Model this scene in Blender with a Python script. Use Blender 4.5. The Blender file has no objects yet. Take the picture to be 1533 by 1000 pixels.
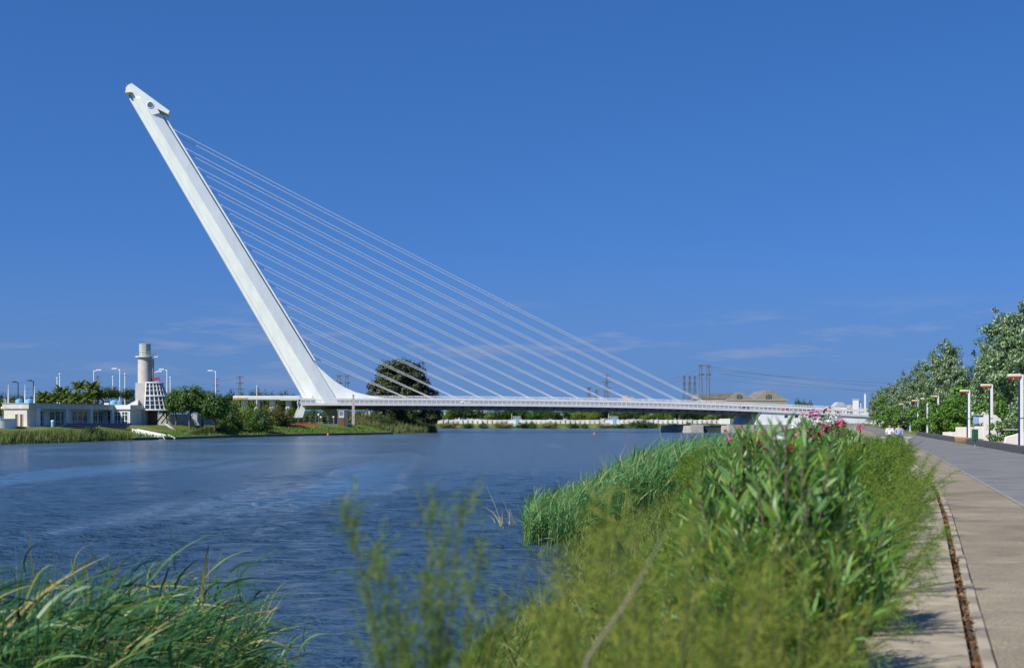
import bpy, bmesh, math, random
import numpy as np
from mathutils import Vector, Matrix
PI = math.pi
R = math.radians
scene = bpy.context.scene
COL = scene.collection

# ------------------------------------------------------------------ camera
F = 2129.0; CX = 766.5; HY = 628.0; EYE = 5.6
cam = bpy.data.cameras.new('camera'); camo = bpy.data.objects.new('camera', cam); COL.objects.link(camo)
camo.location = (0, 0, EYE); camo.rotation_euler = (PI/2, 0, 0)
cam.sensor_width = 36; cam.lens = 36*F/1533; cam.shift_y = (HY-500)/1533
cam.clip_start = 0.1; cam.clip_end = 20000
cam.dof.use_dof = True; cam.dof.focus_distance = 160; cam.dof.aperture_fstop = 3.2
scene.camera = camo

# ------------------------------------------------------------------ sky, sun, exposure
SUN_AZ = R(48); SUN_EL = R(44)
sdir = Vector((-math.sin(SUN_AZ)*math.cos(SUN_EL), -math.cos(SUN_AZ)*math.cos(SUN_EL), math.sin(SUN_EL)))
w = bpy.data.worlds.new('World'); scene.world = w; w.use_nodes = True
nt = w.node_tree; N = nt.nodes; Lk = nt.links
N.clear()
out = N.new('ShaderNodeOutputWorld'); bg = N.new('ShaderNodeBackground'); bg.inputs['Strength'].default_value = 0.116
sky = N.new('ShaderNodeTexSky'); sky.sky_type = 'NISHITA'; sky.sun_disc = False
sky.sun_elevation = SUN_EL; sky.sun_rotation = math.atan2(sdir.x, sdir.y)
sky.air_density = 1.0; sky.dust_density = 0.0; sky.ozone_density = 3.0; sky.altitude = 0
tc = N.new('ShaderNodeTexCoord')
mp = N.new('ShaderNodeVectorMath'); mp.operation = 'MULTIPLY_ADD'
mp.inputs[1].default_value = (1, 1, 0.95); mp.inputs[2].default_value = (0, 0, 0.22)
nm = N.new('ShaderNodeVectorMath'); nm.operation = 'NORMALIZE'
Lk.new(tc.outputs['Generated'], mp.inputs[0]); Lk.new(mp.outputs[0], nm.inputs[0]); Lk.new(nm.outputs[0], sky.inputs['Vector'])
hsv = N.new('ShaderNodeHueSaturation'); hsv.inputs['Saturation'].default_value = 1.3; hsv.inputs['Value'].default_value = 1.0
tint = N.new('ShaderNodeMix'); tint.data_type = 'RGBA'; tint.blend_type = 'MULTIPLY'; tint.inputs['Factor'].default_value = 1.0
Lk.new(sky.outputs[0], hsv.inputs['Color']); Lk.new(hsv.outputs[0], tint.inputs['A']); tint.inputs['B'].default_value = (0.86, 0.80, 0.98, 1)
# greyer air close to the horizon, the same all round
hz = N.new('ShaderNodeMix'); hz.data_type = 'RGBA'; hz.inputs['B'].default_value = (0.95, 1.75, 3.3, 1)
hzs = N.new('ShaderNodeSeparateXYZ'); hzr = N.new('ShaderNodeMapRange'); hzr.interpolation_type = 'SMOOTHSTEP'
hzr.inputs[1].default_value = 0.0; hzr.inputs[2].default_value = 0.13; hzr.inputs[3].default_value = 0.75; hzr.inputs[4].default_value = 0.0
Lk.new(tc.outputs['Generated'], hzs.inputs[0]); Lk.new(hzs.outputs['Z'], hzr.inputs[0]); Lk.new(hzr.outputs[0], hz.inputs['Factor']); Lk.new(tint.outputs['Result'], hz.inputs['A'])
# thin broken cloud streaks low over the horizon, all the way round
sx = N.new('ShaderNodeSeparateXYZ'); Lk.new(tc.outputs['Generated'], sx.inputs[0])
cm = N.new('ShaderNodeMapping'); cm.inputs['Scale'].default_value = (5.0, 5.0, 34.0); Lk.new(tc.outputs['Generated'], cm.inputs[0])
cn = N.new('ShaderNodeTexNoise'); cn.inputs['Scale'].default_value = 1.6; cn.inputs['Detail'].default_value = 6; cn.inputs['Roughness'].default_value = 0.6
Lk.new(cm.outputs[0], cn.inputs['Vector'])
cr = N.new('ShaderNodeMapRange'); cr.inputs[1].default_value = 0.53; cr.inputs[2].default_value = 0.78; Lk.new(cn.outputs['Fac'], cr.inputs[0])
er = N.new('ShaderNodeMapRange'); er.inputs[1].default_value = 0.015; er.inputs[2].default_value = 0.045; Lk.new(sx.outputs['Z'], er.inputs[0])
er2 = N.new('ShaderNodeMapRange'); er2.inputs[1].default_value = 0.06; er2.inputs[2].default_value = 0.085; er2.inputs[3].default_value = 1; er2.inputs[4].default_value = 0
Lk.new(sx.outputs['Z'], er2.inputs[0])
m1 = N.new('ShaderNodeMath'); m1.operation = 'MULTIPLY'; Lk.new(cr.outputs[0], m1.inputs[0]); Lk.new(er.outputs[0], m1.inputs[1])
m2 = N.new('ShaderNodeMath'); m2.operation = 'MULTIPLY'; Lk.new(m1.outputs[0], m2.inputs[0]); Lk.new(er2.outputs[0], m2.inputs[1])
m3 = N.new('ShaderNodeMath'); m3.operation = 'MULTIPLY'; m3.inputs[1].default_value = 1.0; Lk.new(m2.outputs[0], m3.inputs[0])
mx = N.new('ShaderNodeMix'); mx.data_type = 'RGBA'; Lk.new(m3.outputs[0], mx.inputs['Factor']); Lk.new(hz.outputs['Result'], mx.inputs['A'])
mx.inputs['B'].default_value = (2.3, 2.7, 3.9, 1)
Lk.new(mx.outputs['Result'], bg.inputs['Color']); Lk.new(bg.outputs[0], out.inputs[0])
sl = bpy.data.lights.new('sun', 'SUN'); sl.energy = 5.0; sl.angle = R(0.53); sl.color = (1.0, 0.95, 0.87)
so = bpy.data.objects.new('sun', sl); COL.objects.link(so); so.location = (-300, -270, 380)
so.rotation_euler = sdir.to_track_quat('Z', 'Y').to_euler()
vs = scene.view_settings; vs.view_transform = 'Standard'; vs.look = 'None'; vs.exposure = 0.27; vs.gamma = 1.0; vs.use_curve_mapping = False
cy = scene.cycles; cy.max_bounces = 6; cy.transparent_max_bounces = 6; cy.diffuse_bounces = 3; cy.glossy_bounces = 3

def at(px, py, Y):
    return Vector(((px-CX)/F*Y, Y, EYE-(py-HY)/F*Y))
def xat(px, Y): return (px-CX)/F*Y
def zat(py, Y): return EYE-(py-HY)/F*Y

# ------------------------------------------------------------------ scene graph helpers
def tag(o, label, cat, group=None):
    o['label'] = label; o['category'] = cat
    if group: o['group'] = group
    return o
def thing(name, label, cat, loc=(0, 0, 0), rz=0, group=None):
    o = bpy.data.objects.new(name, None); COL.objects.link(o); o.empty_display_size = 0.3
    o.location = loc; o.rotation_euler = (0, 0, rz)
    return tag(o, label, cat, group)
def link(name, me, parent=None, loc=(0, 0, 0), rot=(0, 0, 0), sc=(1, 1, 1)):
    o = bpy.data.objects.new(name, me); COL.objects.link(o)
    o.location = loc; o.rotation_euler = rot; o.scale = sc
    if parent: o.parent = parent
    return o
def copy_tree(o, parent=None):
    c = o.copy(); COL.objects.link(c); c.parent = parent
    for ch in list(o.children): copy_tree(ch, c)
    return c
def structure(o): o['kind'] = 'structure'; return o
def stuff(o): o['kind'] = 'stuff'; return o

class MB:
    def __init__(s): s.v = []; s.f = []; s.m = []
    def add(s, vs, fs, mi=0):
        b = len(s.v); s.v += [tuple(p) for p in vs]
        for f in fs: s.f.append(tuple(b+i for i in f)); s.m.append(mi)
        return s
    def box(s, x0, x1, y0, y1, z0, z1, mi=0):
        return s.add([(x0,y0,z0),(x1,y0,z0),(x1,y1,z0),(x0,y1,z0),(x0,y0,z1),(x1,y0,z1),(x1,y1,z1),(x0,y1,z1)],
                     [(0,3,2,1),(4,5,6,7),(0,1,5,4),(1,2,6,5),(2,3,7,6),(3,0,4,7)], mi)
    def bar(s, a, b, w, h=None, up=(0, 0, 1), mi=0):
        a = Vector(a); b = Vector(b); h = h or w; d = (b-a).normalized(); u = Vector(up)
        if abs(d.dot(u)) > 0.98: u = Vector((0, 1, 0))
        sd = d.cross(u).normalized()*(w/2); uu = sd.cross(d).normalized()*(h/2)
        vs = [p+q for p in (a, b) for q in (-sd-uu, sd-uu, sd+uu, -sd+uu)]
        return s.add(vs, [(3,2,1,0),(4,5,6,7),(0,1,5,4),(1,2,6,5),(2,3,7,6),(3,0,4,7)], mi)
    def loft(s, rings, closed=True, cap=True, mi=0):
        n = len(rings[0]); vs = [p for r in rings for p in r]; fs = []
        for i in range(len(rings)-1):
            for j in range(n if closed else n-1):
                k = (j+1) % n
                fs.append((i*n+j, i*n+k, (i+1)*n+k, (i+1)*n+j))
        if cap:
            fs.append(tuple(range(n))[::-1]); fs.append(tuple((len(rings)-1)*n+j for j in range(n)))
        return s.add(vs, fs, mi)
    def tube(s, pts, rad, n=8, cap=True, mi=0):
        pts = [Vector(p) for p in pts]
        if not hasattr(rad, '__len__'): rad = [rad]*len(pts)
        rings = []; pu = None
        for i, p in enumerate(pts):
            d = (pts[min(i+1, len(pts)-1)]-pts[max(i-1, 0)]).normalized()
            if pu is None: pu = Vector((0, 0, 1)) if abs(d.z) < 0.9 else Vector((1, 0, 0))
            sd = d.cross(pu).normalized(); pu = sd.cross(d).normalized()
            rings.append([p+(sd*math.cos(2*PI*j/n)+pu*math.sin(2*PI*j/n))*rad[i] for j in range(n)])
        return s.loft(rings, True, cap, mi)
    def lathe(s, prof, n=16, c=(0, 0, 0), cap=True, mi=0, a0=0, a1=2*PI):
        full = abs(a1-a0-2*PI) < 1e-6; k = n if full else n+1
        rings = [[(c[0]+r*math.cos(a0+(a1-a0)*j/n), c[1]+r*math.sin(a0+(a1-a0)*j/n), c[2]+z) for j in range(k)] for r, z in prof]
        return s.loft(rings, full, cap, mi)
    def prism(s, poly, lo, hi, axis='y', mi=0):
        # poly in the plane across axis: axis y -> (x, z); x -> (y, z); z -> (x, y)
        def mk(p, t):
            return {'y': (p[0], t, p[1]), 'x': (t, p[0], p[1]), 'z': (p[0], p[1], t)}[axis]
        return s.loft([[mk(p, lo) for p in poly], [mk(p, hi) for p in poly]], True, True, mi)
    def mesh(s, name, mats, smooth=False, bevel=0):
        me = bpy.data.meshes.new(name); me.from_pydata(s.v, [], s.f)
        for m in (mats if isinstance(mats, (list, tuple)) else [mats]): me.materials.append(m)
        me.polygons.foreach_set('material_index', s.m)
        bm = bmesh.new(); bm.from_mesh(me)
        if bevel:
            bmesh.ops.bevel(bm, geom=list(bm.edges), offset=bevel, segments=1, affect='EDGES', profile=0.5)
        bmesh.ops.recalc_face_normals(bm, faces=bm.faces); bm.to_mesh(me); bm.free()
        if smooth:
            me.polygons.foreach_set('use_smooth', [True]*len(me.polygons))
            try: me.set_sharp_from_angle(angle=R(38))
            except Exception: pass
        me.update(); return me
    def build(s, name, mats, parent=None, smooth=False, bevel=0, loc=(0, 0, 0), rot=(0, 0, 0)):
        return link(name, s.mesh(name, mats, smooth, bevel), parent, loc, rot)

def np_mesh(name, V, Q, mats, mi=None, smooth=False):
    V = np.ascontiguousarray(V, dtype=np.float32); Q = np.ascontiguousarray(Q, dtype=np.int32)
    me = bpy.data.meshes.new(name); n, k = Q.shape
    me.vertices.add(len(V)); me.vertices.foreach_set('co', V.ravel())
    me.loops.add(n*k); me.loops.foreach_set('vertex_index', Q.ravel())
    me.polygons.add(n); me.polygons.foreach_set('loop_start', np.arange(n, dtype=np.int32)*k)
    for m in (mats if isinstance(mats, (list, tuple)) else [mats]): me.materials.append(m)
    if mi is not None: me.polygons.foreach_set('material_index', np.asarray(mi, dtype=np.int32))
    if smooth: me.polygons.foreach_set('use_smooth', np.ones(n, dtype=bool))
    me.update(calc_edges=True); me.validate(); return me
def unit(A): return A/np.maximum(np.linalg.norm(A, axis=-1, keepdims=True), 1e-9)

def blades(P, D, L, W, bend, rng, nseg=3, leaf=False):
    """ribbons rooted at P growing along D, arching by bend; returns verts, quads"""
    n = len(P); t = np.linspace(0, 1, nseg+1)
    L = np.broadcast_to(np.asarray(L, float), (n,)); W = np.broadcast_to(np.asarray(W, float), (n,))
    pts = P[:, None, :]+D[:, None, :]*(L[:, None]*t)[..., None]+bend[:, None, :]*(L[:, None]*t**2)[..., None]
    S = unit(np.cross(D+bend*0.5, rng.normal(size=(n, 3))))
    prof = (np.sin(PI*np.clip(t, 0.04, 0.99)**0.75)+0.03) if leaf else (1-t**2.2)*0.94+0.06
    h = (W[:, None]*prof/2)[..., None]*S[:, None, :]
    V = np.stack([pts-h, pts+h], axis=2).reshape(-1, 3)
    base = (np.arange(n)*(nseg+1)*2)[:, None]
    k = np.arange(nseg)*2
    Q = np.stack([base+k, base+k+1, base+k+3, base+k+2], axis=-1).reshape(-1, 4)
    return V, Q
def diamonds(C, Nn, L, W, rng):
    n = len(C); T = unit(np.cross(Nn, rng.normal(size=(n, 3)))); B = np.cross(Nn, T)
    L = np.broadcast_to(np.asarray(L, float), (n,))[:, None]; W = np.broadcast_to(np.asarray(W, float), (n,))[:, None]
    dr = Nn*L*0.12
    V = np.stack([C-T*L/2-dr, C+B*W/2, C+T*L/2-dr, C-B*W/2], axis=1).reshape(-1, 3)
    return V, np.arange(n*4).reshape(-1, 4)
def join(parts):
    Vs = []; Qs = []; o = 0
    for V, Q in parts: Vs.append(V); Qs.append(Q+o); o += len(V)
    return np.concatenate(Vs), np.concatenate(Qs)

# ------------------------------------------------------------------ materials
MATS = {}
def nodes_of(name):
    m = bpy.data.materials.new(name); m.use_nodes = True
    return m, m.node_tree.nodes, m.node_tree.links, m.node_tree.nodes['Principled BSDF']
def solid(name, col, rough=0.6, var=0.12, scale=1.5, metallic=0, bump=0.0, spec=0.4, detail=6, streak=1.0):
    if name in MATS: return MATS[name]
    m, n, l, b = nodes_of(name)
    t = n.new('ShaderNodeTexCoord'); mp_ = n.new('ShaderNodeMapping'); mp_.inputs['Scale'].default_value = (1, 1, streak)
    nz = n.new('ShaderNodeTexNoise'); nz.inputs['Scale'].default_value = scale; nz.inputs['Detail'].default_value = detail
    l.new(t.outputs['Object'], mp_.inputs[0]); l.new(mp_.outputs[0], nz.inputs['Vector'])
    r = n.new('ShaderNodeValToRGB'); r.color_ramp.elements[0].position = 0.3; r.color_ramp.elements[1].position = 0.7
    r.color_ramp.elements[0].color = tuple(max(0, c*(1-var)) for c in col)+(1,)
    r.color_ramp.elements[1].color = tuple(min(1, c*(1+var)) for c in col)+(1,)
    l.new(nz.outputs['Fac'], r.inputs[0]); l.new(r.outputs[0], b.inputs['Base Color'])
    b.inputs['Roughness'].default_value = rough; b.inputs['Metallic'].default_value = metallic
    b.inputs['Specular IOR Level'].default_value = spec
    if bump:
        bp = n.new('ShaderNodeBump'); bp.inputs['Strength'].default_value = 0.6; bp.inputs['Distance'].default_value = bump
        nb = n.new('ShaderNodeTexNoise'); nb.inputs['Scale'].default_value = scale*12; nb.inputs['Detail'].default_value = 4
        l.new(t.outputs['Object'], nb.inputs['Vector']); l.new(nb.outputs['Fac'], bp.inputs['Height']); l.new(bp.outputs[0], b.inputs['Normal'])
    MATS[name] = m; return m
def foliage(name, cols, trans=0.3, rough=0.5, spec=0.25, gain=1.35):
    if name in MATS: return MATS[name]
    cols = [tuple(min(.8, v*gain) for v in c) for c in cols]
    m, n, l, b = nodes_of(name); o = n['Material Output']
    g = n.new('ShaderNodeNewGeometry'); r = n.new('ShaderNodeValToRGB'); r.color_ramp.interpolation = 'LINEAR'
    els = r.color_ramp.elements; els.remove(els[1])
    for i, c in enumerate(cols):
        p = i/(len(cols)-1)
        e = els[0] if i == 0 else els.new(p)
        e.position = p; e.color = tuple(c)+(1,)
    l.new(g.outputs['Random Per Island'], r.inputs[0]); l.new(r.outputs[0], b.inputs['Base Color'])
    b.inputs['Roughness'].default_value = rough; b.inputs['Specular IOR Level'].default_value = spec
    tr = n.new('ShaderNodeBsdfTranslucent'); hs = n.new('ShaderNodeHueSaturation'); hs.inputs['Value'].default_value = 1.25
    l.new(r.outputs[0], hs.inputs['Color']); l.new(hs.outputs[0], tr.inputs['Color'])
    ms = n.new('ShaderNodeMixShader'); ms.inputs[0].default_value = trans
    l.new(b.outputs[0], ms.inputs[1]); l.new(tr.outputs[0], ms.inputs[2]); l.new(ms.outputs[0], o.inputs['Surface'])
    MATS[name] = m; return m
M_white = solid('white_paint', (0.78, 0.79, 0.77), 0.45, 0.05, 0.25)
M_pylon = solid('pylon_white', (0.84, 0.875, 0.84), 0.5, 0.07, 0.3, detail=8, streak=0.4)
M_deckw = solid('deck_white', (0.72, 0.72, 0.7), 0.5, 0.08, 0.5)
M_girder = solid('girder_grey', (0.36, 0.37, 0.37), 0.6, 0.12, 0.3)
M_cable = solid('cable_sheath', (0.6, 0.63, 0.66), 0.5, 0.03, 0.2)
M_steel = solid('dull_steel', (0.3, 0.31, 0.32), 0.5, 0.1, 2, metallic=0.3)
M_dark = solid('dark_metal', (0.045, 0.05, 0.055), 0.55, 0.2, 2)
M_mast = solid('lattice_steel', (0.16, 0.17, 0.19), 0.6, 0.1, 1)
M_conc = solid('concrete', (0.44, 0.42, 0.38), 0.85, 0.14, 0.5, bump=0.01)
M_conc2 = solid('quay_concrete', (0.36, 0.34, 0.3), 0.9, 0.2, 0.3)
M_cream = solid('cream_render', (0.66, 0.61, 0.52), 0.85, 0.08, 0.6)
M_grey = solid('grey_render', (0.42, 0.42, 0.42), 0.85, 0.1, 0.6)
M_asph = solid('asphalt', (0.168, 0.168, 0.16), 0.9, 0.2, 0.8, bump=0.004)
M_glass = solid('dark_glass', (0.03, 0.045, 0.06), 0.12, 0.2, 1, spec=0.7)
M_blue = solid('blue_paint', (0.02, 0.045, 0.16), 0.45, 0.15, 2)
M_tank = solid('pale_blue_plastic', (0.2, 0.48, 0.72), 0.4, 0.06, 1)
M_red = solid('red_paint', (0.45, 0.03, 0.03), 0.45, 0.12, 2)
M_bark = solid('bark', (0.12, 0.095, 0.07), 0.9, 0.35, 5, bump=0.02)
M_palebark = solid('pale_bark', (0.34, 0.32, 0.27), 0.85, 0.25, 4, bump=0.01)
M_stick = solid('dead_wood', (0.2, 0.185, 0.12), 0.9, 0.2, 8)
M_door = solid('door_brown', (0.13, 0.075, 0.045), 0.6, 0.2, 2)
M_wood = solid('kiosk_wood', (0.22, 0.11, 0.06), 0.7, 0.25, 2)
M_brick = solid('tan_factory_wall', (0.25, 0.235, 0.2), 0.9, 0.12, 0.3)
M_roof = solid('factory_roof', (0.19, 0.18, 0.155), 0.9, 0.2, 0.3)
M_pink = solid('pink_render', (0.48, 0.32, 0.25), 0.85, 0.1, 0.3)
M_skin = solid('skin', (0.5, 0.31, 0.22), 0.6, 0.05, 6)
M_hair = solid('dark_hair', (0.03, 0.02, 0.015), 0.6, 0.3, 30)
# ------------------------------------------------------------------ the lie of the land
LS = np.array([(-60,-135),(0,-128),(250,-121),(325,-116),(345,-110.5),(381,-108),(392,-101.5),(405,-96),(435,-92.5),(471,-83),(507,-69),(535,-53),(575,-42),(605,-34),(640,-34),(700,-44),(917,-62),(9000,-62)], float)
RS = np.array([(-60,-26),(0,-12),(10,-8),(18,-4.5),(25,-1.5),(32,1.5),(45,1.3),(60,0.8),(69,1.0),(78,3.0),(90,7),(110,15),(150,28),(300,62),(500,104),(600,112),(636,104),(645,100),(700,100),(850,116),(917,124),(9000,124)], float)
EL = np.array([(-60,-12.8),(0,2.66),(25.8,9.29),(65.5,19.3),(94.6,26.0),(126,33),(200,50),(300,72),(650,152),(9000,2000)], float)
RR = np.array([(-60,-7),(0,8.6),(25,15),(69.5,24.6),(94.6,30.2),(126,37),(200,54),(300,76.5),(650,157),(9000,2010)], float)
def ip(T, Y): return np.interp(Y, T[:, 0], T[:, 1])
def lsh(Y): return ip(LS, Y)
def rsh(Y): return ip(RS, Y)
def edge(Y): return ip(EL, Y)
def redge(Y): return ip(RR, Y)
KB = np.array([(-60,-17.1),(0,.3),(24,7.26),(32,9.5),(40,11.6),(52,14.6),(65.5,17.95),(94.6,24.6),(126,31.6),(9000,1998)], float)
def kerb(Y): return ip(KB, Y)
def sm(t): t = np.clip(t, 0, 1); return t*t*(3-2*t)
FLAT = 3.88
def gz(X, Y):
    X = np.asarray(X, float); Y = np.asarray(Y, float)
    wr = np.maximum(kerb(Y)-2.3-rsh(Y), 5.0)
    zr = -1.6+(FLAT+1.6)*sm((X-rsh(Y)+wr*0.35)/(wr*1.35))
    bumps = 0.12*np.sin(X*0.31+Y*0.17)*np.sin(Y*0.23-X*0.11)
    dl = lsh(Y)-X
    wl = np.interp(Y, [300, 405, 432, 500, 560], [36, 36, 19, 16, 16])
    zl = np.where(dl > 0, 0.55+3.2*sm(dl/wl)+bumps, 0.55+dl*0.6)
    zf = -1.5+4.4*sm((Y-912)/16.0)
    z = np.maximum(np.maximum(zr, zl), zf)
    return np.maximum(z, -2.5)
def g(x, y): return float(gz(x, y))

xs = np.concatenate([np.array([-6000,-3000,-1500,-900,-600,-450,-350,-280]), np.arange(-230,-20,2.0), np.arange(-20,24,0.8), np.arange(24,240,2.5), np.array([260,300,380,500,700,1000,1600,3000,6000])])
ys = np.concatenate([np.array([-60,-40,-20,-8]), np.arange(0,60,1.0), np.arange(60,140,2.5), np.arange(140,960,5.0), np.array([980,1020,1080,1200,1500,2000,3000,5000,9000])])
GX, GY = np.meshgrid(xs, ys); GZ = gz(GX, GY)
nx, ny = len(xs), len(ys); ii = np.arange(nx*ny).reshape(ny, nx)
Q = np.stack([ii[:-1, :-1], ii[:-1, 1:], ii[1:, 1:], ii[1:, :-1]], -1).reshape(-1, 4)
m, n, l, b = nodes_of('earth_and_grass'); M_earth = m
t = n.new('ShaderNodeTexCoord'); n1 = n.new('ShaderNodeTexNoise'); n1.inputs['Scale'].default_value = 0.09; n1.inputs['Detail'].default_value = 8
n2 = n.new('ShaderNodeTexNoise'); n2.inputs['Scale'].default_value = 1.7; n2.inputs['Detail'].default_value = 6
r1 = n.new('ShaderNodeValToRGB'); e = r1.color_ramp.elements
e[0].position = 0.36; e[0].color = (0.075, 0.12, 0.022, 1); e[1].position = 0.66; e[1].color = (0.24, 0.21, 0.1, 1)
q = e.new(0.54); q.color = (0.12, 0.16, 0.035, 1)
r2 = n.new('ShaderNodeValToRGB'); e = r2.color_ramp.elements; e[0].position = 0.3; e[0].color = (0.6, 0.6, 0.6, 1); e[1].position = 0.7; e[1].color = (1.25, 1.2, 1.1, 1)
mu = n.new('ShaderNodeMix'); mu.data_type = 'RGBA'; mu.blend_type = 'MULTIPLY'; mu.inputs['Factor'].default_value = 1
l.new(t.outputs['Object'], n1.inputs['Vector']); l.new(t.outputs['Object'], n2.inputs['Vector']); l.new(n1.outputs['Fac'], r1.inputs[0]); l.new(n2.outputs['Fac'], r2.inputs[0])
l.new(r1.outputs[0], mu.inputs['A']); l.new(r2.outputs[0], mu.inputs['B']); l.new(mu.outputs['Result'], b.inputs['Base Color'])
b.inputs['Roughness'].default_value = 0.95; b.inputs['Specular IOR Level'].default_value = 0.1
structure(link('ground', np_mesh('ground', np.stack([GX, GY, GZ], -1).reshape(-1, 3), Q, M_earth, smooth=True)))

# water: wind ripples in two sizes; calmer and rougher lanes run across the river
m, n, l, b = nodes_of('river_water'); M_water = m
b.inputs['Base Color'].default_value = (0.06, 0.13, 0.225, 1); b.inputs['IOR'].default_value = 1.33
t = n.new('ShaderNodeTexCoord')
def wn(scale, mapsc, detail=3, rough=0.55, rot=0.0):
    mp_ = n.new('ShaderNodeMapping'); mp_.inputs['Scale'].default_value = mapsc; mp_.inputs['Rotation'].default_value = (0, 0, rot)
    k = n.new('ShaderNodeTexNoise'); k.inputs['Scale'].default_value = scale; k.inputs['Detail'].default_value = detail; k.inputs['Roughness'].default_value = rough
    l.new(t.outputs['Object'], mp_.inputs[0]); l.new(mp_.outputs[0], k.inputs['Vector']); return k.outputs['Fac']
a1 = wn(3.4, (0.4, 1.0, 1), 5, 0.62, 0.12); a2 = wn(0.28, (0.5, 1.0, 1), 3, 0.5, -0.15); lane0 = wn(0.05, (1.0, 0.09, 1), 4, 0.5, 0.2); lane1 = wn(0.012, (0.6, 1.0, 1), 6, 0.6, 0.3)
lav = n.new('ShaderNodeMath'); lav.operation = 'MAXIMUM'; l.new(lane0, lav.inputs[0]); l.new(lane1, lav.inputs[1]); lane = lav.outputs[0]
mm = n.new('ShaderNodeMath'); mm.operation = 'MULTIPLY_ADD'; mm.inputs[1].default_value = 2.6; l.new(a2, mm.inputs[0]); l.new(a1, mm.inputs[2])
bp = n.new('ShaderNodeBump'); bp.inputs['Distance'].default_value = 2.0
lr = n.new('ShaderNodeMapRange'); lr.inputs[1].default_value = 0.57; lr.inputs[2].default_value = 0.66; lr.inputs[3].default_value = 1.0; lr.inputs[4].default_value = 0.4
l.new(lane, lr.inputs[0]); l.new(lr.outputs[0], bp.inputs['Strength'])
l.new(mm.outputs[0], bp.inputs['Height']); l.new(bp.outputs[0], b.inputs['Normal'])
b.inputs['Roughness'].default_value = 0.16; b.inputs['Specular IOR Level'].default_value = 0.5
wx = np.concatenate([np.array([-400., -250, -150, -100]), np.arange(-80, 16, 0.32), np.array([20., 40, 80, 120, 200, 400])])
wy = np.concatenate([np.array([-60., -20, 0, 12]), np.arange(20, 90, 0.3), np.arange(90, 210, 0.42), np.arange(215, 961, 40.0)])
WX, WY = np.meshgrid(wx, wy); rw = np.random.default_rng(19); WZ = np.zeros_like(WX)
for k in range(60):                      # short wind chop running up the river
    lam = 0.8*(3.2/0.8)**rw.random()**1.3; th_ = PI/2+0.12+rw.normal()*0.33; ph_ = rw.random()*2*PI
    WZ += 0.0066*lam**0.85*np.sin(2*PI/lam*(WX*math.cos(th_)+WY*math.sin(th_))+ph_)
fade = sm((208-WY)/150)*sm((WX+80)/6)*sm((16-WX)/3)*sm((WY-20)/4)
gust = 0.85+0.25*np.sin(WX*0.07+WY*0.05)*np.sin(WY*0.11-WX*0.03)
WZ = WZ*fade*gust
jj = np.arange(WX.size).reshape(WX.shape); WQ = np.stack([jj[:-1, :-1], jj[:-1, 1:], jj[1:, 1:], jj[1:, :-1]], -1).reshape(-1, 4)
structure(link('river_water', np_mesh('river_water', np.stack([WX, WY, WZ], -1).reshape(-1, 3), WQ, M_water, smooth=True)))

# ------------------------------------------------------------------ promenade
def strip(f0, f1, ys_, z, name, mat, thick=0.1):
    mb = MB(); r0 = []
    for y in ys_:
        a, c = float(f0(y)), float(f1(y))
        r0.append([(a, y, z-thick), (a, y, z), (c, y, z), (c, y, z-thick)])
    mb.loft(r0, True, True); return mb.build(name, mat)
yl = list(np.arange(-40, 60, 3.0))+list(np.arange(60, 300, 8.0))+list(np.arange(300, 660, 20.0))
structure(strip(lambda y: edge(y)+0.09, lambda y: redge(y), yl, 3.975, 'road', M_asph))
structure(strip(lambda y: edge(y), lambda y: edge(y)+0.09, yl, 4.012, 'road_edging', solid('edging_concrete', (0.24, 0.225, 0.195), 0.9, 0.25, 2)))
m, n, l, b = nodes_of('paving_concrete'); M_pave = m
t = n.new('ShaderNodeTexCoord'); n1 = n.new('ShaderNodeTexNoise'); n1.inputs['Scale'].default_value = 38; n1.inputs['Detail'].default_value = 5; n1.inputs['Roughness'].default_value = 0.75
n2 = n.new('ShaderNodeTexNoise'); n2.inputs['Scale'].default_value = 1.3; n2.inputs['Detail'].default_value = 6
oi = n.new('ShaderNodeObjectInfo'); gp = n.new('ShaderNodeNewGeometry'); n3 = n.new('ShaderNodeTexNoise'); n3.inputs['Scale'].default_value = 0.45; n3.inputs['Detail'].default_value = 9; n3.inputs['Roughness'].default_value = 0.7
r1 = n.new('ShaderNodeValToRGB'); e = r1.color_ramp.elements; e[0].position = 0.35; e[0].color = (0.15, 0.124, 0.084, 1); e[1].position = 0.68; e[1].color = (0.41, 0.357, 0.262, 1)
r2 = n.new('ShaderNodeValToRGB'); e = r2.color_ramp.elements; e[0].position = 0.3; e[0].color = (0.8, 0.79, 0.78, 1); e[1].position = 0.7; e[1].color = (1.12, 1.1, 1.08, 1)
mu = n.new('ShaderNodeMix'); mu.data_type = 'RGBA'; mu.blend_type = 'MULTIPLY'; mu.inputs['Factor'].default_value = 1
rv = n.new('ShaderNodeMapRange'); rv.inputs[3].default_value = 0.965; rv.inputs[4].default_value = 1.035; l.new(oi.outputs['Random'], rv.inputs[0])
hv = n.new('ShaderNodeHueSaturation'); l.new(rv.outputs[0], hv.inputs['Value'])
for k in (n1, n2, n3): l.new(gp.outputs['Position'], k.inputs['Vector'])
r3 = n.new('ShaderNodeValToRGB'); e = r3.color_ramp.elements; e[0].position = 0.36; e[0].color = (0.7, 0.68, 0.64, 1); e[1].position = 0.6; e[1].color = (1.06, 1.06, 1.06, 1)
l.new(n3.outputs['Fac'], r3.inputs[0]); mu2 = n.new('ShaderNodeMix'); mu2.data_type = 'RGBA'; mu2.blend_type = 'MULTIPLY'; mu2.inputs['Factor'].default_value = 1; l.new(r3.outputs[0], mu2.inputs['B'])
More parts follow.
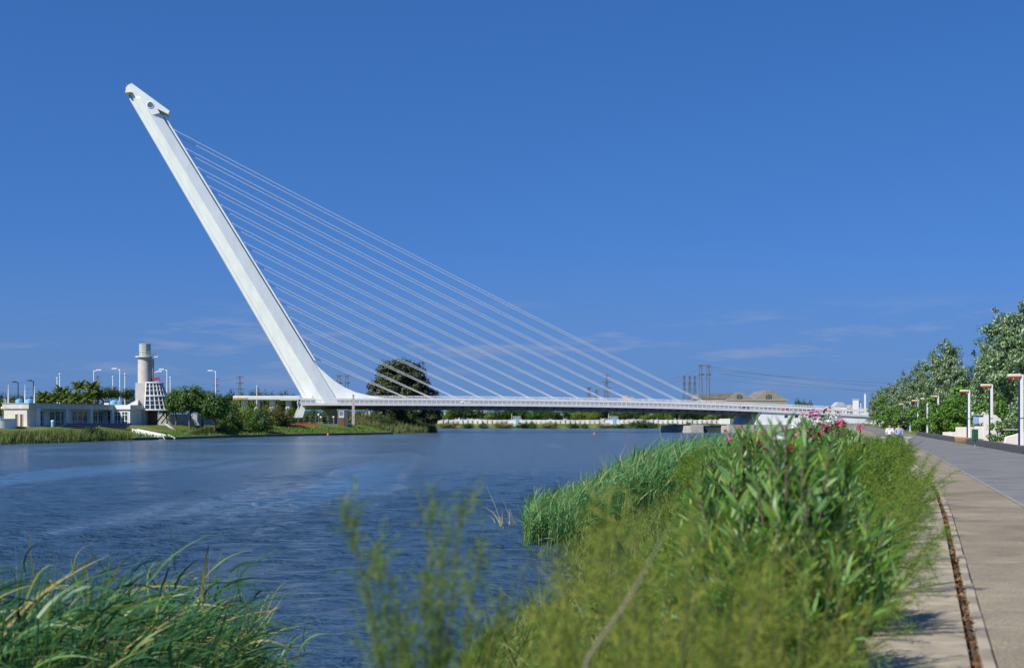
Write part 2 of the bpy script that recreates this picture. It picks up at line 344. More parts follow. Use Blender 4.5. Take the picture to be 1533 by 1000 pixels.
l.new(n1.outputs['Fac'], r1.inputs[0]); l.new(n2.outputs['Fac'], r2.inputs[0]); l.new(r1.outputs[0], mu.inputs['A']); l.new(r2.outputs[0], mu.inputs['B'])
l.new(mu.outputs['Result'], mu2.inputs['A']); l.new(mu2.outputs['Result'], hv.inputs['Color']); l.new(hv.outputs[0], b.inputs['Base Color']); b.inputs['Roughness'].default_value = 0.95
bp = n.new('ShaderNodeBump'); bp.inputs['Distance'].default_value = 0.004; l.new(n1.outputs['Fac'], bp.inputs['Height']); l.new(bp.outputs[0], b.inputs['Normal'])
rnd = random.Random(4)
pav = structure(strip(lambda y: kerb(y)+0.175, lambda y: edge(y)-0.003, yl, 3.955, 'pavement', M_pave, 0.07))
Y = 2.0
while Y < 62:
    y1 = Y+1.0-0.026; dz = rnd.uniform(-0.003, 0.003); mb = MB()
    a0, a1_, b0, b1 = float(kerb(Y))+0.18, float(kerb(y1))+0.18, float(edge(Y))-0.008, float(edge(y1))-0.008
    cx, cyy = (a0+b1)/2, Y+0.5
    mb.loft([[(a0-cx,Y-cyy,-0.06),(b0-cx,Y-cyy,-0.06),(b1-cx,y1-cyy,-0.06),(a1_-cx,y1-cyy,-0.06)],[(a0-cx,Y-cyy,0),(b0-cx,Y-cyy,0),(b1-cx,y1-cyy,0),(a1_-cx,y1-cyy,0)]])
    mb.build('paving_slab', M_pave, pav, bevel=0.006, loc=(cx, cyy, 4.0+dz)); Y += 1.0
vg = structure(strip(lambda y: kerb(y)-1.6, lambda y: kerb(y)+0.0, [y for y in yl if y < 120], 4.0, 'verge', solid('verge_grit', (0.32, 0.275, 0.2), 0.95, 0.3, 3.5, bump=0.006, detail=10), 0.3))
kb = structure(strip(lambda y: kerb(y)+0.085, lambda y: kerb(y)+0.165, [y for y in yl if y < 120], 3.945, 'kerb', M_conc, 0.2))
M_kerb = solid('kerb_stone', (0.29, 0.25, 0.19), 0.9, 0.4, 1.2, bump=0.008, detail=10)
Y = 2.0
while Y < 46:
    ln = 0.97; mb = MB(); a0, a1_ = float(kerb(Y)), float(kerb(Y+ln)); cx = a0+0.15
    q = [(a0+0.082-cx, -ln/2), (a0+0.17-cx, -ln/2), (a1_+0.17-cx, ln/2), (a1_+0.082-cx, ln/2)]
    mb.prism(q, -0.06, 0.0, 'z'); mb.build('kerb_stone', M_kerb, kb, bevel=0.012, loc=(cx+rnd.uniform(-.006, .006), Y+ln/2, 4.014+rnd.uniform(-.004, .004)), rot=(0, 0, rnd.uniform(-.006, .006))); Y += 0.985
# leaf litter lying in the gutter slot
rng = np.random.default_rng(3)
ny_ = 2600; Yv = rng.uniform(3, 34, ny_); dn = np.clip(np.sin(Yv*0.9)+np.sin(Yv*2.3+1)*0.6, 0, 2)
keep = rng.random(ny_) < (0.25+dn*0.5); Yv = Yv[keep]; nn = len(Yv)
C = np.stack([kerb(Yv)+rng.uniform(0.0, 0.09, nn), Yv, 3.93+rng.uniform(0, 0.085, nn)], -1)
V, Q = diamonds(C, unit(rng.normal(size=(nn, 3))*0.6+np.array([0, 0, 1])), rng.uniform(.03, .08, nn), rng.uniform(.015, .035, nn), rng)
o = stuff(link('leaf_litter', np_mesh('leaf_litter', V, Q, foliage('dry_leaf', [(0.06,0.03,0.012),(0.12,0.055,0.02),(0.2,0.1,0.04),(0.09,0.05,0.025)], 0.1))))
tag(o, 'rust brown dead leaves lying in the gutter slot', 'leaves')
gl = strip(lambda y: kerb(y)-0.002, lambda y: kerb(y)+0.087, [y for y in yl if y < 60], 3.935, 'gutter', solid('gutter_soil', (0.09, 0.06, 0.04), 0.95, 0.3, 6), 0.05); structure(gl)

# ------------------------------------------------------------------ the bridge
BA = R(11.0); BO = Vector((xat(480, 600), 600, 0)); bd = Vector((math.cos(BA), math.sin(BA), 0)); bn = Vector((-math.sin(BA), math.cos(BA), 0))
def bl(px, py, v=0.0):
    """photo pixel -> (u, z) on the bridge's own vertical plane at offset v"""
    s_, tz = (px-CX)/F, -(py-HY)/F
    Yd = (BO.dot(bn)+v)/(s_*bn.x+bn.y); P = Vector((s_*Yd, Yd, 0))
    return ((P-BO).dot(bd), EYE+tz*Yd)
br = thing('cable_stayed_bridge', 'white cable stayed bridge with one leaning pylon over the river', 'bridge', BO, BA)
def zb(u):
    return 11.45-3.6e-7*max(u, 0)**3 if u < 200 else 8.57-0.043*(u-200)
U0, U1 = -9.0, 247.0
us = [U0+i*(U1-U0)/80 for i in range(81)]
def sweep(sec, u0=U0, u1=U1, n=80):
    mb = MB(); rings = []
    for i in range(n+1):
        u = u0+(u1-u0)*i/n; z = zb(u); rings.append([(u, v, z+dz) for v, dz in sec])
    return mb.loft(rings)
sweep([(-3.4,-1.7),(3.4,-1.7),(5.0,0.5),(5.0,2.5),(-5.0,2.5),(-5.0,0.5)], -9, 206).build('box_girder', M_girder, br)
sweep([(-5.3,2.5),(5.3,2.5),(5.3,3.25),(-5.3,3.25)], -30, U1, 90).build('central_walkway', M_deckw, br)
for s_ in (-1, 1):
    sweep([(s_*5.0,0.45),(s_*15.7,0.6),(s_*15.7,0.72),(s_*5.0,0.72)]).build('carriageway', M_asph, br)
    sweep([(s_*15.7,-0.05),(s_*16.1,-0.05),(s_*16.15,0.9),(s_*15.7,0.9)]).build('edge_beam', M_deckw, br)
    mb = MB()
    for k in range(128):
        u = U0+k*2.0
        mb.box(u-0.13, u+0.13, s_*15.95-0.09, s_*15.95+0.09, zb(u)+0.85, zb(u)+2.0)
    for dz, h in ((1.28, 0.1), (1.98, 0.28)):
        mb.loft([[(u, s_*15.95+dv, zb(u)+dz+dh) for dv, dh in ((-.11, 0), (.11, 0), (.11, h), (-.11, h))] for u in us])
    mb.build('railing', M_deckw, br)
    ribm = MB(); ribm.prism([(3.5, -1.2), (5.0, 0.4), (15.7, 0.55), (15.7, 0.1), (9, -0.35)], -0.18, 0.18, 'x')
    rib = ribm.mesh('rib', M_girder)
    for k in range(53):
        u = -4+k*4.0
        link('rib', rib, br, (u, 0, zb(u)), (0, 0, 0 if s_ > 0 else PI))
    mb = MB()
    for k in range(92):
        u = -6+k*2.75; mb.box(u-0.05, u+0.05, s_*5.1-0.05, s_*5.1+0.05, zb(u)+3.25, zb(u)+4.2)
    for dz in (3.7, 4.15):
        mb.loft([[(u, s_*5.1+dv, zb(u)+dz+dh) for dv, dh in ((-.06, 0), (.06, 0), (.06, .1), (-.06, .1))] for u in us])
    mb.build('walkway_railing', M_deckw, br)
# pylon: ring per level; rear flange, groove, bright rear side, edge, front side, recess and front plate
def pyl(y): return 281.5+0.5835*(y-300), 287.5+0.578*(y-300), 301.5+0.604*(y-300), 319+0.6155*(y-300)
lev = [150, 176, 220, 300, 380, 460, 540, 597, 604]
body, flange, plate = [], [], []
for y in lev:
    a, gq, ed, rt = pyl(y); k = 0.86+(y-150)/450*0.42; z = bl(ed, y, 0)[1]
    ua, ug, ue, ur = (bl(x_, y, 0)[0] for x_ in (a, gq, ed, rt))
    h = [(ug-0.3, -2.5*k), (ue, -5.4*k), (ur, -3.9*k), (ur, 3.9*k), (ue, 5.4*k), (ug-0.3, 2.5*k)]
    body.append([(p[0], p[1], z) for p in h])
    flange.append([(ua, -2.7*k, z), (ug-0.05, -2.95*k, z), (ug-0.05, 2.95*k, z), (ua, 2.7*k, z)])
    plate.append([(ur-0.1, -1.7*k, z), (ur+0.75, -1.7*k, z), (ur+0.75, -2.7*k, z), (ur+1.5, -2.7*k, z), (ur+1.5, 2.7*k, z), (ur+0.75, 2.7*k, z), (ur+0.75, 1.7*k, z), (ur-0.1, 1.7*k, z)])
py = MB().loft(body).build('pylon', M_pylon, br)
MB().loft(flange).build('rear_flange', M_pylon, py)
MB().loft(plate[1:7]).build('front_plate', M_pylon, py)
# head of the pylon with the forward beak, round window and rear slot
hd = MB(); k = 0.86
prof = [(200.5, 150), (188.5, 141), (189.3, 133.2), (192.3, 129.3), (198.3, 128.6), (254.6, 170), (252.6, 174.6), (236, 166.6), (239, 176)]
up = [bl(x_, y, -3.4) for x_, y in prof]
zc = sum(p[1] for p in up)/len(up)
core = [bl(x_, y, 0) for x_, y in ((198.6, 129), (254.6, 170), (252.6, 174.6), (236.2, 166.7), (240, 173), (229, 176), (206, 141))]
hd.loft([[(p[0], -4.6, p[1]) for p in core], [(p[0], 4.6, p[1]) for p in core]])
rear = [bl(x_, y, 0) for x_, y in ((188.2, 141), (189.2, 133.2), (192.6, 129.3), (198.9, 128.6), (209, 146), (197, 140))]
hd.loft([[(p[0], -2.4, p[1]) for p in rear], [(p[0], 2.4, p[1]) for p in rear]])
chk = [bl(x_, y, 0) for x_, y in ((192.6, 129.4), (198.8, 128.8), (224, 170), (216, 170))]
hd.loft([[(p[0], v, p[1]) for p, v in zip(chk, (-2.45, -4.65, -4.65, -2.2))], [(p[0], v, p[1]) for p, v in zip(chk, (2.45, 4.65, 4.65, 2.2))]])
ho = hd.build('pylon_head', M_pylon, py)
cu, cz = bl(225, 157.6, -4.7)
rg = MB()
rg.loft([[(cu+math.cos(a)*r_, v, cz+math.sin(a)*r_*1.0) for a in [2*PI*j/24 for j in range(24)]] for r_, v in ((1.36, -4.6), (1.36, -4.78), (1.18, -4.78), (1.18, -4.66))], True, False)
rg.build('window_rim', M_pylon, ho)
MB().loft([[(cu+math.cos(a)*1.18, v, cz+math.sin(a)*1.18) for a in [2*PI*j/24 for j in range(24)]] for v in (-4.68, -4.6)]).build('round_window', solid('head_glass', (.12,.17,.25), .2, .1, 1), ho)
for dx in (0, 1.6, 3.0): MB().tube([(up[3][0]+dx-1, 0, up[3][1]-0.3), (up[3][0]+dx-1, 0, up[3][1]+1.9-0.3*dx)], 0.09, 5).build('aerial', M_steel, ho)
su, sz = bl(194.5, 145.5, -2.4)
MB().prism([(su-0.5, sz+0.8), (su+0.2, sz+1.0), (su+1.3, sz-1.0), (su+0.6, sz-1.2)], -2.75, 2.75, 'y').build('rear_slot', M_dark, ho)
for px_, py_ in ((430, 511), (473, 581)):
    u_, z_ = bl(px_, py_, -5.2)
    MB().lathe([(0.3, 0), (0.3, 0.12), (0.2, 0.14)], 10).build('porthole', M_dark, py, loc=(u_, -5.3 if px_ < 450 else -5.62, z_), rot=(PI/2, 0, 0))
# flared foot of the pylon that sweeps out along the walkway
fl = [(443, 503), (462, 533), (476, 549), (485, 557), (500, 570), (515, 579.5), (533, 587.5), (556, 592.6), (575, 595.6), (596, 597.3), (604, 598.6), (604, 601), (500, 603)]
fp = [bl(x_, y, -3.4) for x_, y in fl]
MB().loft([[(p[0], -4.3, p[1]) for p in fp], [(p[0], 4.3, p[1]) for p in fp]]).build('flared_foot', M_pylon, py)
# cables: thirteen pairs
for k in range(13):
    for s_, dz in ((-1, 0.0), (1, -1.1)):
        ua, za = bl(258+17.25*k, 192.5+27.9*k, 0); ud = bl(1059-37.3*k, 600, 0)[0]; zd = zb(ud)+3.1
        ua2 = ua-1.0
        pts = []
        for i in range(9):
            f = i/8; sag = -1.2*4*f*(1-f)*(1-k/16)
            pts.append((ua2+(ud-ua2)*f, s_*(1.9), za+dz*(1-f)+(zd-za)*f+sag))
        cb = MB().tube(pts, 0.125, 6).build('cable', M_cable, br, smooth=True)
        d = (Vector(pts[1])-Vector(pts[0])).normalized()
        MB().tube([pts[0], Vector(pts[0])+d*3.2], 0.2, 6).build('cable_anchor', M_girder if s_ > 0 else M_cable, cb)
        MB().tube([Vector(pts[-1])-d*1.5, Vector(pts[-1])+d*0.6], 0.25, 6).build('cable_socket', M_girder, cb)
# pylon foot below the deck: raked leg, curved pier
l0 = [bl(x_, y, -12) for x_, y in ((451, 606), (458.5, 606.5), (453, 625), (443, 625))]
MB().loft([[(p[0], -13, p[1]) for p in l0], [(p[0], -10.5, p[1]) for p in l0]]).build('raked_leg', M_deckw, br)
MB().loft([[(p[0], 10.5, p[1]) for p in l0], [(p[0], 13, p[1]) for p in l0]]).build('raked_leg', M_deckw, br)
mb = MB(); rings = []
for z_, hw, ex in ((2.5, 2.4, 3.2), (5, 2.5, 3.3), (7.5, 3.0, 4.2), (9, 4.2, 6), (9.9, 6.5, 9)):
    rings.append([(6+hw*math.cos(a), ex*math.sin(a), z_) for a in [2*PI*j/16 for j in range(16)]])
mb.loft(rings).build('pier', M_conc, br, smooth=True)
# right abutment with its inner wall
ua_ = bl(1141, 616, -15.6)[0]
mb = MB(); wl = [(ua_, 9.0), (U1, 6.7), (U1, 2.6), (ua_-3.2, 2.6)]
wl[0] = (ua_, zb(ua_)-0.06); wl[1] = (U1, zb(U1)-0.06)
mb.loft([[(p[0], -15.55, p[1]) for p in wl], [(p[0], 15.55, p[1]) for p in wl]]).build('abutment', M_white, br)
for px_ in (1176.5, 1192, 1211, 1231):
    u_, z_ = bl(px_, 623.3, -15.6)
    MB().prism([(-.75,-.55),(.75,-.55),(1.0,.6),(-.5,.6)], -0.02, 0.05).build('vent_opening', M_dark, br, loc=(u_, -15.6, z_))
for px_ in (1183, 1199, 1218):
    u_, z_ = bl(px_, 632.5, -15.6)
    MB().prism([(-.3,-.6),(.3,-.6),(.2,.6),(-.2,.5)], -0.02, 0.04).build('drain_opening', M_dark, br, loc=(u_, -15.6, z_))
u_, z_ = bl(1155.5, 617, -15.6)
MB().box(-.12,.12,-.02,.02,-5.2,0.3).build('wall_joint', M_grey, br, loc=(u_, -15.57, z_))
u_ = bl(1122, 625, 0)[0]
MB().lathe([(0.6, 2.6), (0.6, 8.0)], 12).build('pier', M_deckw, br, loc=(u_, -12, 0), smooth=True)
# low quay below the abutment with a dark culvert mouth
qo = thing('landing_quay', 'tan concrete quay with dark culvert mouth below the bridge abutment', 'quay', BO, BA)
uq0, uq1, uc0, uc1 = bl(1044, 640, -22)[0], bl(1300, 640, -22)[0], bl(1053, 640, -22)[0], bl(1091, 640, -22)[0]
mb = MB(); mb.box(uq0-3, uc0, -22, 22, -1.5, 3.0); mb.box(uc1, uq1, -22, 22, -1.5, 3.0); mb.box(uc0, uc1, -10, 22, -1.5, 3.0); mb.build('quay_wall', M_conc, qo)
MB().box(uc1+0.5, uq1, -21.7, -18, 3.0, 3.35).build('coping', M_conc2, qo)
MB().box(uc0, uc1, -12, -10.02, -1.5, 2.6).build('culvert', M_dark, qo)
mb = MB().box(uq0, uc0+3, -21, 20, 3.004, 3.3); mb.build('ledge', M_conc2, qo)

# approach ramp behind the pylon
rp = thing('approach_ramp', 'pale road ramp on white pillars running behind the leaning pylon', 'ramp', (0, 660, 0))
x0, x1 = xat(352, 660), xat(450, 660); zt = zat(595.5, 660)
MB().box(x0, x1, -5, 5, zt-1.2, zt).build('ramp_slab', M_deckw, rp)
MB().box(x0, x1, -5.2, -5.0, zt-0.1, zt+0.9).build('parapet', M_deckw, rp)
MB().box(x0, xat(420, 660), -5.45, -5.2, zt-0.75, zt-0.3).build('parapet_stripe', solid('ochre_paint', (0.55, 0.3, 0.08), 0.7, 0.2, 0.5), rp)
for px_ in (366, 385, 408, 432):
    MB().box(xat(px_, 660)-0.9, xat(px_, 660)+0.9, -3, 3, 2.5, zt-1.2).build('pillar', M_deckw, rp)
# ------------------------------------------------------------------ trees
def tree_meshes(name, seed, lumps, nclump, nleaf, leaf, mat, trunk, bark=None, cr=None, flat=0.0, limbs=10):
    """lumps: (cx,cy,cz,rx,ry,rz); trunk: (radius, height to first limb) -> (trunk mesh, crown mesh)"""
    rng = np.random.default_rng(seed); lp = np.array(lumps, float)
    wgt = lp[:, 3]*lp[:, 4]*lp[:, 5]; wgt = wgt**0.8; wgt /= wgt.sum()
    ci = rng.choice(len(lp), nclump, p=wgt); d = unit(rng.normal(size=(nclump, 3)))
    cc = lp[ci, :3]+d*lp[ci, 3:]*(rng.random(nclump)**0.42)[:, None]
    crad = (cr or leaf*3.2)*rng.uniform(0.6, 1.3, nclump)
    li = rng.integers(0, nclump, nleaf); dd = unit(rng.normal(size=(nleaf, 3)))
    C = cc[li]+dd*(crad[li]*rng.random(nleaf)**0.4)[:, None]*np.array([1, 1, 0.8])
    out_ = unit(cc[li]-lp[ci[li], :3])
    Nn = unit(dd+out_*0.5+rng.normal(size=(nleaf, 3))*0.35+np.array([0, 0, 0.35+flat]))
    V, Q = diamonds(C, Nn, leaf*rng.uniform(0.7, 1.4, nleaf), leaf*rng.uniform(0.45, 0.8, nleaf), rng)
    cm_ = np_mesh('crown', V, Q, mat)
    r0, th = trunk; mb = MB(); top = lp[:, 2].max()
    wob = rng.normal(size=(6, 2))*r0*0.5
    tp = [(wob[i, 0]*(i > 0), wob[i, 1]*(i > 0), top*i/5*0.95-(0.3 if i == 0 else 0)) for i in range(6)]
    mb.tube(tp, [r0*(1.25-0.2*i) for i in range(6)], 8)
    for k in range(min(limbs, nclump)):
        e_ = Vector(cc[k]); s0 = Vector((0, 0, min(th+rng.random()*max(e_.z-th, 0.2)*0.5, top*0.9)))
        mid = s0.lerp(e_, 0.5)+Vector((0, 0, (e_-s0).length*0.08))
        mb.tube([s0, mid, e_], [r0*0.45, r0*0.28, r0*0.1], 5, False)
    return mb.mesh('trunk', bark or M_bark, True), cm_
def put_tree(kind, name, label, loc, rz=0, sc=(1, 1, 1), group=None, cat='tree'):
    t_ = thing(name, label, cat, loc, rz, group); t_.scale = sc
    link('trunk', kind[0], t_); link('crown', kind[1], t_); return t_
G_dark = foliage('dark_tree_leaf', [(0.012,0.028,0.008),(0.03,0.062,0.014),(0.05,0.09,0.02)], 0.2)
G_mid = foliage('mid_tree_leaf', [(0.02,0.05,0.01),(0.045,0.1,0.02),(0.08,0.14,0.03)], 0.25)
G_olive = foliage('olive_leaf', [(0.05,0.065,0.015),(0.11,0.12,0.03),(0.17,0.16,0.05)], 0.25)
G_light = foliage('light_leaf', [(0.05,0.085,0.015),(0.1,0.15,0.025),(0.15,0.19,0.035)], 0.3)
G_gum = foliage('gum_leaf', [(0.028,0.038,0.016),(0.05,0.065,0.026),(0.08,0.092,0.04)], 0.12)
T_round = [tree_meshes('round', s, [(0,0,8,3.2,3.0,3.4),(1.4,-.5,6.8,2.4,2.3,2.2),(-1.5,.4,7.2,2.3,2.4,2.4)], 110, 5200, 0.6, G_mid, (0.28, 4.0)) for s in (1, 2, 3)]
T_dark = [tree_meshes('dark', s, [(0,0,6,4,4,3.2),(2,0,5,2.8,2.8,2.4),(-2,.5,5.4,2.8,2.8,2.4)], 80, 2600, 0.6, G_dark, (0.3, 2.5)) for s in (4, 5)]
T_bush = [tree_meshes('bush', s, [(0,0,4.2,4.2,4,3.6),(2,-1,2.8,3,3,2.6),(-2,-1,2.6,3,3,2.4)], 90, 3200, 0.55, m_, (0.25, 1.5)) for s, m_ in ((6, G_light), (7, G_olive), (8, G_mid))]
T_low = [tree_meshes('low', s, [(0,0,1.5,2.6,2.4,1.7),(1.5,0,1.1,1.8,1.8,1.2),(-1.4,0,1.2,1.8,1.8,1.3)], 50, 2000, 0.34, m_, (0.1, 0.4)) for s, m_ in ((9, G_dark), (10, G_olive), (11, G_mid))]

# big dark tree beyond the bridge on the left bank tip
lumps = [(10,-3,5,7,6,6),(2,-3,5,7,6,5),(0,0,21,13,11,11),(-8,1,15,9,8,8),(9,0,16,9,8,9),(4,0,27,8,7,6.5),(-4,0,26,7,7,6.5),(13,-1,8.5,7,7,8),(-14,0,12,6,6,5),(0,0,9,10,8,8),(18,-2,6,5,5,6)]
tb = tree_meshes('gum', 21, lumps, 520, 36000, 1.05, G_gum, (1.3, 6), cr=2.5, limbs=24)
put_tree(tb, 'gum_tree', 'huge dark olive tree with dense rounded crown behind the bridge deck', (xat(599, 690), 690, g(xat(599, 690), 690)-0.5), 0.4, (1.03, 1.03, 0.97))

# row of trees on the slope right of the tower
row = [(250, 590, 470, 'wide'), (263, 582, 452, 'darker'), (285, 577, 447, 'tallest'), (303, 583, 455, 'full'), (321, 587, 447, 'last')]
for i, (px_, py_, Yd, w_) in enumerate(row):
    X = xat(px_, Yd); z = g(X, Yd); s = (zat(py_, Yd)-z)/11.6
    put_tree(T_round[i % 3], 'round_tree', {'wide': 'round green tree set behind the others beside the tower bay', 'darker': 'round tree in the row standing next to the tower bay', 'tallest': 'tallest round green tree in the row by the tower', 'full': 'full round tree just right of the tallest in the row', 'last': 'end tree of the row, next to the leafy bushes'}[w_], (X, Yd, z), i*1.7, (s*1.02, s*1.02, s), 'round trees in the row by the tower')
bush = [(343,600,470,2,'leafy green tree beside the row of round trees'), (358,596,500,0,'bright yellow green tree between the round trees and the ramp'), (374,598,490,0,'bright yellow green tree between the round trees and the ramp'), (391,610,480,2,'small green tree in front of the ramp pillars'),
        (408,602,505,1,'olive green spreading tree in front of the ramp pillars'), (428,606,510,1,'olive green tree beside the raked bridge leg')]
for i, (px_, py_, Yd, k, lb) in enumerate(bush):
    X = xat(px_, Yd); z = g(X, Yd); s = (zat(py_, Yd)-z)/8.0
    put_tree(T_bush[k], 'leafy_tree', lb, (X, Yd, z-0.3), i*2.1, (s*0.85, s*0.85, s), 'bushy trees on the bank below the ramp')
# trees standing behind the clubhouse and behind the ramp
rr = random.Random(8)
for i in range(26):
    px_ = -25+i*10+rr.uniform(-4, 4); Yd = rr.uniform(515, 560); X = xat(px_, Yd); top = rr.uniform(588, 603) if px_ < 140 else rr.uniform(596, 606)
    z = g(X, Yd); s = (zat(top, Yd)-z)/9.2
    put_tree(T_dark[i % 2], 'evergreen_tree', 'dark evergreen tree in the belt behind the clubhouse', (X, Yd, z), rr.uniform(0, 6), (s*0.9, s*0.9, s), 'evergreen trees behind the clubhouse')
for px_, py_, Yd in ((346, 585, 720), (361, 588, 720), (375, 586, 740), (386, 583, 760), (398, 586, 745), (407, 588, 740), (419, 588, 740), (428, 587, 750), (437, 590, 750), (330, 592, 700)):
    X = xat(px_, Yd); z = g(X, Yd); s = (zat(py_, Yd)-z)/9.2
    put_tree(T_dark[int(px_) % 2], 'evergreen_tree', 'dark tree showing above the ramp left of the leaning pylon', (X, Yd, z), px_, (s*0.45, s*0.45, s), 'trees behind the ramp')
for px_, py_, Yd in ((452, 612, 640), (470, 611, 650), (489, 613, 655), (503, 611, 650), (520, 612, 655), (540, 613, 665), (556, 614, 665), (438, 611, 640)):
    X = xat(px_, Yd); z = g(X, Yd); s = (zat(py_, Yd)-z)/8.0
    put_tree(T_bush[2], 'leafy_tree', 'green bushy tree in the shade under the bridge deck', (X, Yd, z-0.3), px_, (s*1.1, s*1.1, s), 'trees under the bridge deck')
# umbrella pines and a cypress
T_pine = tree_meshes('pine', 31, [(0,0,9,3.4,3.4,0.9),(1.6,0,8.6,2,2,.7),(-1.7,.5,8.7,2,2,.7)], 40, 1300, 0.5, G_dark, (0.22, 7))
for px_, py_, Yd in ((157, 583, 500), (169, 582, 505), (190, 584, 505)):
    X = xat(px_, Yd); z = g(X, Yd); s = (zat(py_, Yd)-z)/9.9
    put_tree(T_pine, 'umbrella_pine', 'small flat topped pine between the palms and the tower', (X, Yd, z), px_, (0.85, 0.85, s), 'umbrella pines behind the clubhouse roof')
T_cyp = tree_meshes('cypress', 32, [(0,0,5,1.0,1.0,5),(0,0,2.5,1.2,1.2,2.5)], 60, 1500, 0.35, G_dark, (0.2, 1), cr=0.6)
X = xat(201, 490); z = g(X, 490); s = (zat(577, 490)-z)/10.2
put_tree(T_cyp, 'cypress', 'narrow dark cypress beside the round tower', (X, 490, z), 0, (1.3, 1.3, s))

# ------------------------------------------------------------------ palms
G_palm = foliage('palm_leaf', [(0.05,0.09,0.015),(0.1,0.15,0.03),(0.17,0.2,0.05)], 0.25)
rngp = np.random.default_rng(41)
nl = 34; tt = np.linspace(0.1, 1, nl); mid = np.stack([2.5*tt, np.zeros(nl), 0.9*tt-1.15*tt**2.2], -1)
P = np.concatenate([mid, mid]); sd_ = np.concatenate([np.ones(nl), -np.ones(nl)])
D = unit(np.stack([np.full(2*nl, 0.75), sd_*0.8, np.full(2*nl, -0.15)], -1))
V, Q = blades(P, D, 0.5*np.sin(PI*np.concatenate([tt, tt])**0.8*0.9+0.15)+0.2, 0.14, np.tile([0, 0, -0.5], (2*nl, 1)), rngp, 2)
frond = np_mesh('frond', V, Q, G_palm)
def palm(px_, py_, Yd, label, sc=1.0):
    X = xat(px_, Yd); z0 = g(X, Yd); H = zat(py_, Yd)-z0-1.2
    t_ = thing('fan_palm', label, 'palm', (X, Yd, z0), px_, 'palms behind the clubhouse roof')
    MB().tube([(0,0,-.3),(.1,0,H*.5),(0,.1,H)], [0.36, 0.27, 0.3], 8).build('trunk', M_bark, t_, True)
    for k in range(24):
        a = k*2.4; el = 1.35-k/24*2.0
        link('frond', frond, t_, (0, 0.1, H), (0, -el*0.75, a), (sc*rr.uniform(.85, 1.15),)*3)
for i, (px_, py_, Yd) in enumerate(((92, 582, 470), (100, 590, 462), (119, 575, 470), (139, 575, 462), (131, 589, 458), (84, 592, 462), (66, 590, 462), (147, 588, 465), (112, 592, 458))):
    palm(px_, py_, Yd, 'tall fan palm whose crown stands clear of the clubhouse roof' if py_ < 580 else ('darker fan palm beside the plain white poles' if py_ == 582 else 'low fan palm just topping the clubhouse roof'), 1.2)

# ------------------------------------------------------------------ clubhouse along the left bank
CA = math.atan2(1, 0.187); C0 = (xat(42, 395), 395, 3.7)
cl = thing('clubhouse', 'long low cream clubhouse with deep grey canopy and white columns', 'building', C0, CA)
ZR, ZC = 6.35, 4.9
MB().box(0, 7, 0.3, 7.2, -0.4, ZC).build('end_block', M_cream, cl)
MB().box(7, 56, 3.6, 7.2, -0.4, ZC).build('wall', M_white, cl)
MB().box(-0.35, 57, -0.4, 7.6, ZC+0.004, ZR).build('canopy', solid('canopy_grey', (0.58, 0.56, 0.52), 0.85, 0.15, 0.8, streak=0.3), cl)
MB().box(-0.5, 57.2, -0.55, 7.75, ZR, ZR+0.16).build('roof_coping', M_grey, cl)
MB().box(-3, 57, -2.0, 7.2, -0.5, 0.05).build('plinth', M_conc, cl)
for y_ in (1.6, 3.1):
    d_ = MB().box(-0.06, 0.02, y_, y_+0.75, 0.05, 3.4).build('door', M_door, cl)
    MB().box(-0.12, -0.06, y_+0.6, y_+0.66, 1.2, 1.5).build('door_handle', M_steel, d_)
    MB().prism([(y_-.12,.05),(y_,.05),(y_,3.4),(y_+.75,3.4),(y_+.75,.05),(y_+.87,.05),(y_+.87,3.52),(y_-.12,3.52)], -.1, 0, 'x').build('door_frame', M_cream, d_)
for x_ in (5.3, 21.3, 36.3, 50.5):
    cq = MB().loft([[(x_-w_, -0.1-w_, z_), (x_+w_, -0.1-w_, z_), (x_+w_, -0.1+w_, z_), (x_-w_, -0.1+w_, z_)] for z_, w_ in ((0, .45), (4.4, .4), (ZC, .55))]).build('column', M_white, cl)
for k in range(14):
    x_ = 8.2+k*3.35; wo = MB()
    for a_, b_ in ((0, .22), (1.35, 1.5), (2.6, 2.82)): wo.box(x_+a_, x_+b_, 3.42, 3.58, 0.1, 4.3)
    for z_ in (0.1, 1.3, 3.3, 4.15): wo.box(x_+.22, x_+2.6, 3.46, 3.56, z_, z_+0.14)
    if k % 4 == 2:
        MB().box(x_, x_+2.82, 3.4, 3.57, 0.1, 4.3).build('wall_panel', M_white, cl); continue
    wq = wo.build('window_frame', M_white, cl)
    MB().box(x_+.2, x_+2.62, 3.575, 3.599, 0.12, 4.28).build('pane', M_glass, wq)
